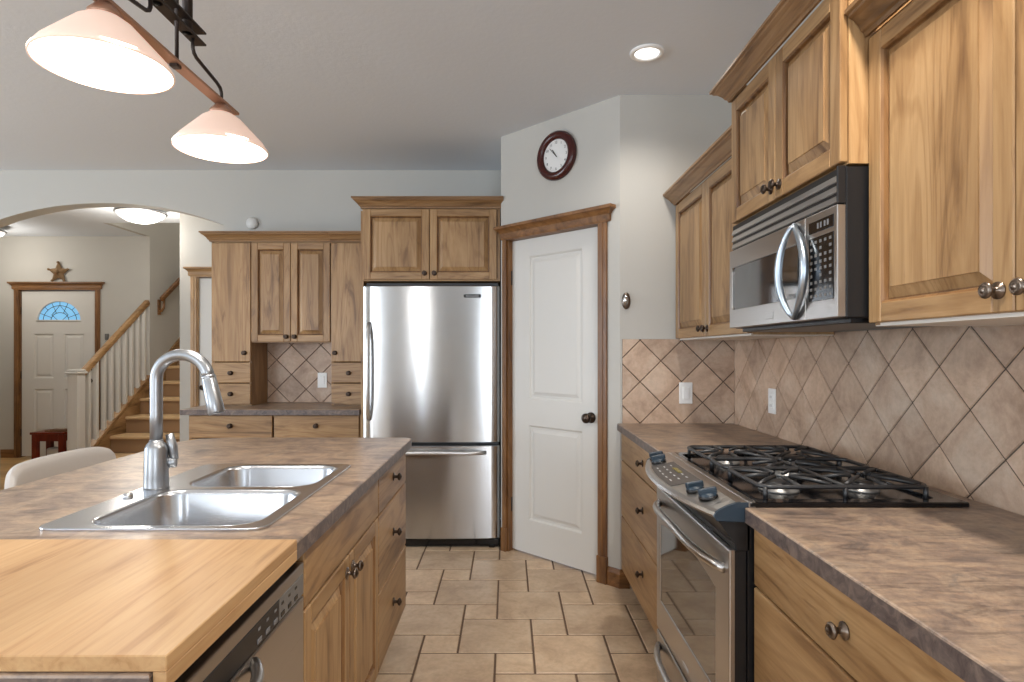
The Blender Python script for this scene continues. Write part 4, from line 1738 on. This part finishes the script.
for s in (-1, 1):
    b = MB()
    b.mat(DARKMETAL)
    q = PY + s * 0.02
    b.tube([(PX + 0.004 * s, PY + s * 0.012, 2.60), (PX + 0.004 * s, PY + s * 0.012, 2.09)], 0.0055, 8)
    b.box(PX - 0.012, PX + 0.012, PY + s * 0.012 - 0.012, PY + s * 0.012 + 0.012, 2.084, 2.108, 0.002)
    if s > 0:
        b.build('rod', None, pd)
    else:
        b.bm.free()
    b = MB()
    b.mat(DARKMETAL)
    y0 = PY + s * 0.105
    y1 = PY + s * 0.281
    b.tube([(PX, y0, 2.218), (PX, y0, 2.188), (PX, y0 + s * 0.006, 2.176), (PX, y0 + s * 0.02, 2.168), (PX, y1 - s * 0.03, 2.150), (PX, y1 - s * 0.008, 2.143), (PX, y1, 2.130), (PX, y1, 2.098)], 0.0055, 8)
    b.build('arm', None, pd)
    b = MB()
    b.mat(COPPER)
    b.lathe([(0.010, 0.046), (0.014, 0.044), (0.036, 0.018), (0.037, 0.008), (0.030, 0.006)], (PX, y1, 2.052), (0, 0, 1), 24)
    b.build('cap', None, pd)
    b = MB()
    b.mat(SHADEGLASS)
    R = 0.143
    prof = [(0.034, 2.062), (0.060, 2.044), (0.096, 2.006), (0.128, 1.972), (R, 1.949), (R, 1.944), (R - 0.004, 1.944)]
    b.lathe([(r, z) for r, z in prof], (PX, y1, 0), (0, 0, 1), 48, caps=False)
    sh = b.build('shade', None, pd, 'frosted cone glass shade')
    b = MB()
    b.mat(GLOW)
    b.lathe([(R - 0.003, 1.947), (0.124, 1.970), (0.093, 2.002), (0.058, 2.039), (0.0, 2.046)], (PX, y1, 0), (0, 0, 1), 48, caps=False)
    b.build('inner_glass', None, sh, 'brightly lit white inside of the shade')
    light('pendant_lamp', 'AREA', (PX, y1, 1.955), 5.5, WARM, (0, 0, 0), 0.24)
    light('pendant_glow', 'POINT', (PX, y1 + 0.02, 2.30), 0.0, WARM, radius=0.05) if False else None

# ------------------------------------------------------------------ ceiling lights
for i, (x, y) in enumerate(CANS):
    lbl = ['round recessed ceiling light above the range', 'recessed ceiling light above the near worktop', 'recessed ceiling light behind the camera by the rear window', 'recessed ceiling light behind the dining side', 'recessed ceiling light in front of the arch'][i]
    if i == 0:
        rt = thing('recessed_light', lbl, 'ceiling light', (x, y, CH - 0.012))
        b = MB()
        b.lathe([(0.056, 0.010), (0.058, 0.002), (0.072, 0.0), (0.078, 0.004), (0.079, 0.011)], (x, y, CH - 0.012), (0, 0, 1), 40, caps=False)
        b.build('trim_ring', WHITEPLASTIC, rt)
        b = MB()
        b.lathe([(0.057, 0.0), (0.03, -0.004), (0.0, -0.006)], (x, y, CH - 0.003), (0, 0, 1), 32)
        b.build('lens', GLOW, rt)
    light('recessed_lamp', 'SPOT', (x, y, CH - 0.03), (26, 112, 34, 34, 22)[i], WARM, (0, 0, 0), radius=0.06, spot=math.radians(140))


def flush_light(x, y, r, label, e):
    t = thing('flush_ceiling_light', label, 'ceiling light', (x, y, CH - 0.11))
    b = MB()
    b.mat(NICKEL).lathe([(0.06, 0.0), (0.06, -0.015), (0.02, -0.02), (0.02, -0.045), (r * 0.96, -0.048), (r * 1.02, -0.055), (r * 1.02, -0.066), (r * 0.97, -0.070)], (x, y, CH), (0, 0, 1), 40, caps=True)
    b.build('ring', None, t)
    b = MB()
    b.mat(FOYERGLOW).lathe([(r * 0.96, -0.068), (r * 0.85, -0.100), (r * 0.6, -0.135), (r * 0.3, -0.155), (0, -0.162)], (x, y, CH), (0, 0, 1), 40)
    b.build('bowl', None, t, 'lit frosted glass bowl')
    light('foyer_lamp', 'POINT', (x, y, CH - 0.30), e, WARM, radius=0.12)
    return t


flush_light(-3.53, 5.72, 0.220, 'round glass flush light on the foyer ceiling above the stair foot', 30)
flush_light(-5.80, 6.55, 0.215, 'round glass flush light on the foyer ceiling by the front door', 13)

# ------------------------------------------------------------------ foyer: star, bench, stairs, railing
st = MB()
st.mat(STARM)
cx, cy, cz = -5.43, YD - 0.012, 2.125 + 0.115
ptsF, R1, R2 = [], 0.135, 0.062
ring = []
for k in range(10):
    a = PI / 2 + k * PI / 5
    r = R1 if k % 2 == 0 else R2
    ring.append((cx + r * math.cos(a), cz + r * math.sin(a)))
vb = [st.bm.verts.new((x, cy, z)) for x, z in ring]
vm = [st.bm.verts.new((x, cy - 0.012, z)) for x, z in ring]
ctr = st.bm.verts.new((cx, cy - 0.05, cz))
cbk = st.bm.verts.new((cx, cy, cz))
for k in range(10):
    j = (k + 1) % 10
    st.bm.faces.new((vb[k], vb[j], vm[j], vm[k]))
    st.bm.faces.new((vm[k], vm[j], ctr))
    st.bm.faces.new((vb[j], vb[k], cbk))
for k in range(0, 10, 2):
    x, z = ring[k]
    st.lathe([(0.0, -0.016), (0.012, -0.010), (0.017, 0), (0.012, 0.010), (0, 0.016)], (x + (cx - x) * .1, cy - 0.016, z + (cz - z) * .1), (0, 0, 1), 12)
st.lathe([(0, -0.028), (0.022, -0.02), (0.03, 0), (0.022, 0.02), (0, 0.028)], (cx, cy - 0.045, cz), (0, 0, 1), 16)
tag(st.build('star_ornament'), 'bronze five-pointed star standing on the front-door casing', 'ornament')

bn = thing('side_table', 'small dark red wooden table beside the front door', 'table', (-5.19, 6.72, 0))
b = MB()
b.mat(CHERRY)
tx0, tx1, ty0, ty1 = -5.31, -4.93, 6.60, 6.88
b.box(tx0, tx1, ty0, ty1, 0.360, 0.387, 0.004)
b.build('tabletop', None, bn)
b = MB()
b.mat(CHERRY)
b.box(tx0 + 0.03, tx1 - 0.03, ty0 + 0.02, ty0 + 0.035, 0.285, 0.360)
b.box(tx0 + 0.03, tx1 - 0.03, ty1 - 0.035, ty1 - 0.02, 0.285, 0.360)
b.box(tx0 + 0.02, tx0 + 0.035, ty0 + 0.03, ty1 - 0.03, 0.285, 0.360)
b.box(tx1 - 0.035, tx1 - 0.02, ty0 + 0.03, ty1 - 0.03, 0.285, 0.360)
b.build('apron', None, bn)
b = MB()
b.mat(CHERRY)
b.box(tx0 + 0.02, tx1 - 0.02, ty0 + 0.02, ty1 - 0.02, 0.05, 0.07, 0.002)
b.build('shelf', None, bn)
for xx in (tx0 + 0.012, tx1 - 0.072):
    for yy in (ty0 + 0.012, ty1 - 0.062):
        b = MB()
        b.mat(CHERRY).box(xx, xx + 0.06, yy, yy + 0.05, 0, 0.360, 0.003)
        b.build('leg', None, bn)
b = MB()
b.mat(FABRIC).box(tx0 + 0.12, tx1 - 0.10, ty0 + 0.08, ty1 - 0.08, 0.071, 0.20, 0.02, 2)
tag(b.build('basket'), 'pale basket on the low shelf of the red side table', 'basket')
b = MB()
b.mat(TRIMX).box(tx0 + 0.12, tx1 - 0.03, ty0 + 0.06, ty1 - 0.08, 0.3875, 0.400, 0.003)
b.box(tx0 + 0.16, tx1 - 0.05, ty0 + 0.08, ty1 - 0.1, 0.400, 0.410, 0.003)
tag(b.build('book'), 'brown book lying on the red side table', 'book')

sr = thing('staircase', 'staircase with tan treads climbing away beyond the arch', 'stairs', (-3.78, 6.3, 0))
XS0, XS1 = -4.34, -3.205
run, rs = 0.261, 0.184
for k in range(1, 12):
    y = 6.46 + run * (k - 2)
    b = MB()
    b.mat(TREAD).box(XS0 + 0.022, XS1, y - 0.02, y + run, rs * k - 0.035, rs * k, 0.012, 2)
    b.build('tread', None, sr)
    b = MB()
    b.mat(RISER_SHADED).box(XS0 + 0.0225, XS1, y + 0.005, y + 0.025, rs * (k - 1), rs * k - 0.034)
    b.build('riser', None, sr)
# cut stringer on the open side
yk = lambda z: 6.46 + run * (z / rs - 2)
b = MB(MYZ)
b.mat(TREAD)
b.mats = []
b.mat(OAKY)
ps, pe = 6.06, 7.20
zl = lambda y: rs * ((y - 6.46) / run + 2)
b.plate([(ps, 0.0), (pe, 0.0), (pe, zl(pe) + 0.07), (ps + 0.05, zl(ps + 0.05) + 0.07), (ps, 0.10)], [], XS0 - 0.03, XS0 + 0.021)
b.build('stringer', None, sr)
b = MB(MYZ)
b.mat(OAKY)
b.plate([(7.23, 0.3), (9.2, 0.3), (9.2, zl(9.2) + 0.12), (7.23, zl(7.23) + 0.12)], [], XS0 + 0.002, XS0 + 0.020)
b.build('skirt_board', None, sr)

rl = thing('stair_railing', 'white-balustered stair railing with oak handrail beyond the arch', 'railing', (-4.36, 6.0, 0))
XRL = -4.352
b = MB()
b.mat(WHITE)
b.box(XRL - 0.055, XRL + 0.055, 5.945, 6.055, 0, 1.06, 0.006)
b.box(XRL - 0.064, XRL + 0.064, 5.936, 6.064, 0, 0.16, 0.006)
b.box(XRL - 0.070, XRL + 0.070, 5.930, 6.070, 1.06, 1.082, 0.006)
b.box(XRL - 0.060, XRL + 0.060, 5.940, 6.060, 1.082, 1.105, 0.010)
b.build('newel_post', None, rl)
b = MB()
b.mat(OAKY)
hr = lambda y: 1.035 + (y - 6.05) * (1.90 - 1.035) / (YD - 6.05)
b.bar((XRL, 6.04, hr(6.04)), (XRL, YD - 0.02, hr(YD - 0.02)), 0.058, 0.062, 0.014)
b.build('handrail', None, rl)
b = MB()
b.mat(OAKY)
b.bar((XRL, 6.05, zl(6.05) + 0.10), (XRL, YD - 0.01, zl(YD - 0.01) + 0.10), 0.075, 0.035, 0.004)
b.build('base_rail', None, rl)
for k in range(9):
    y = 6.17 + k * 0.118
    b = MB()
    b.mat(WHITE).box(XRL - 0.018, XRL + 0.018, y - 0.018, y + 0.018, zl(y) + 0.10, hr(y) - 0.012, 0.002)
    b.build('baluster', None, rl)
hw_ = thing('wall_handrail', 'brown handrail fixed to the stairwell wall above the stairs', 'handrail', (-4.28, 7.6, 1.8))
b = MB()
b.mat(TRIMY)
b.bar((-4.27, 7.33, 1.925), (-4.27, 8.9, 1.925 + 1.57 * 0.70), 0.045, 0.055, 0.012)
b.build('rail', None, hw_)
b = MB()
b.mat(TRIMY)
b.box(-4.34, -4.325, 7.36, 7.42, 1.74, 1.93, 0.004)
b.tube([(-4.333, 7.39, 1.78), (-4.30, 7.39, 1.79), (-4.275, 7.39, 1.83), (-4.27, 7.39, 1.935)], 0.014, 10)
b.build('bracket', None, hw_)
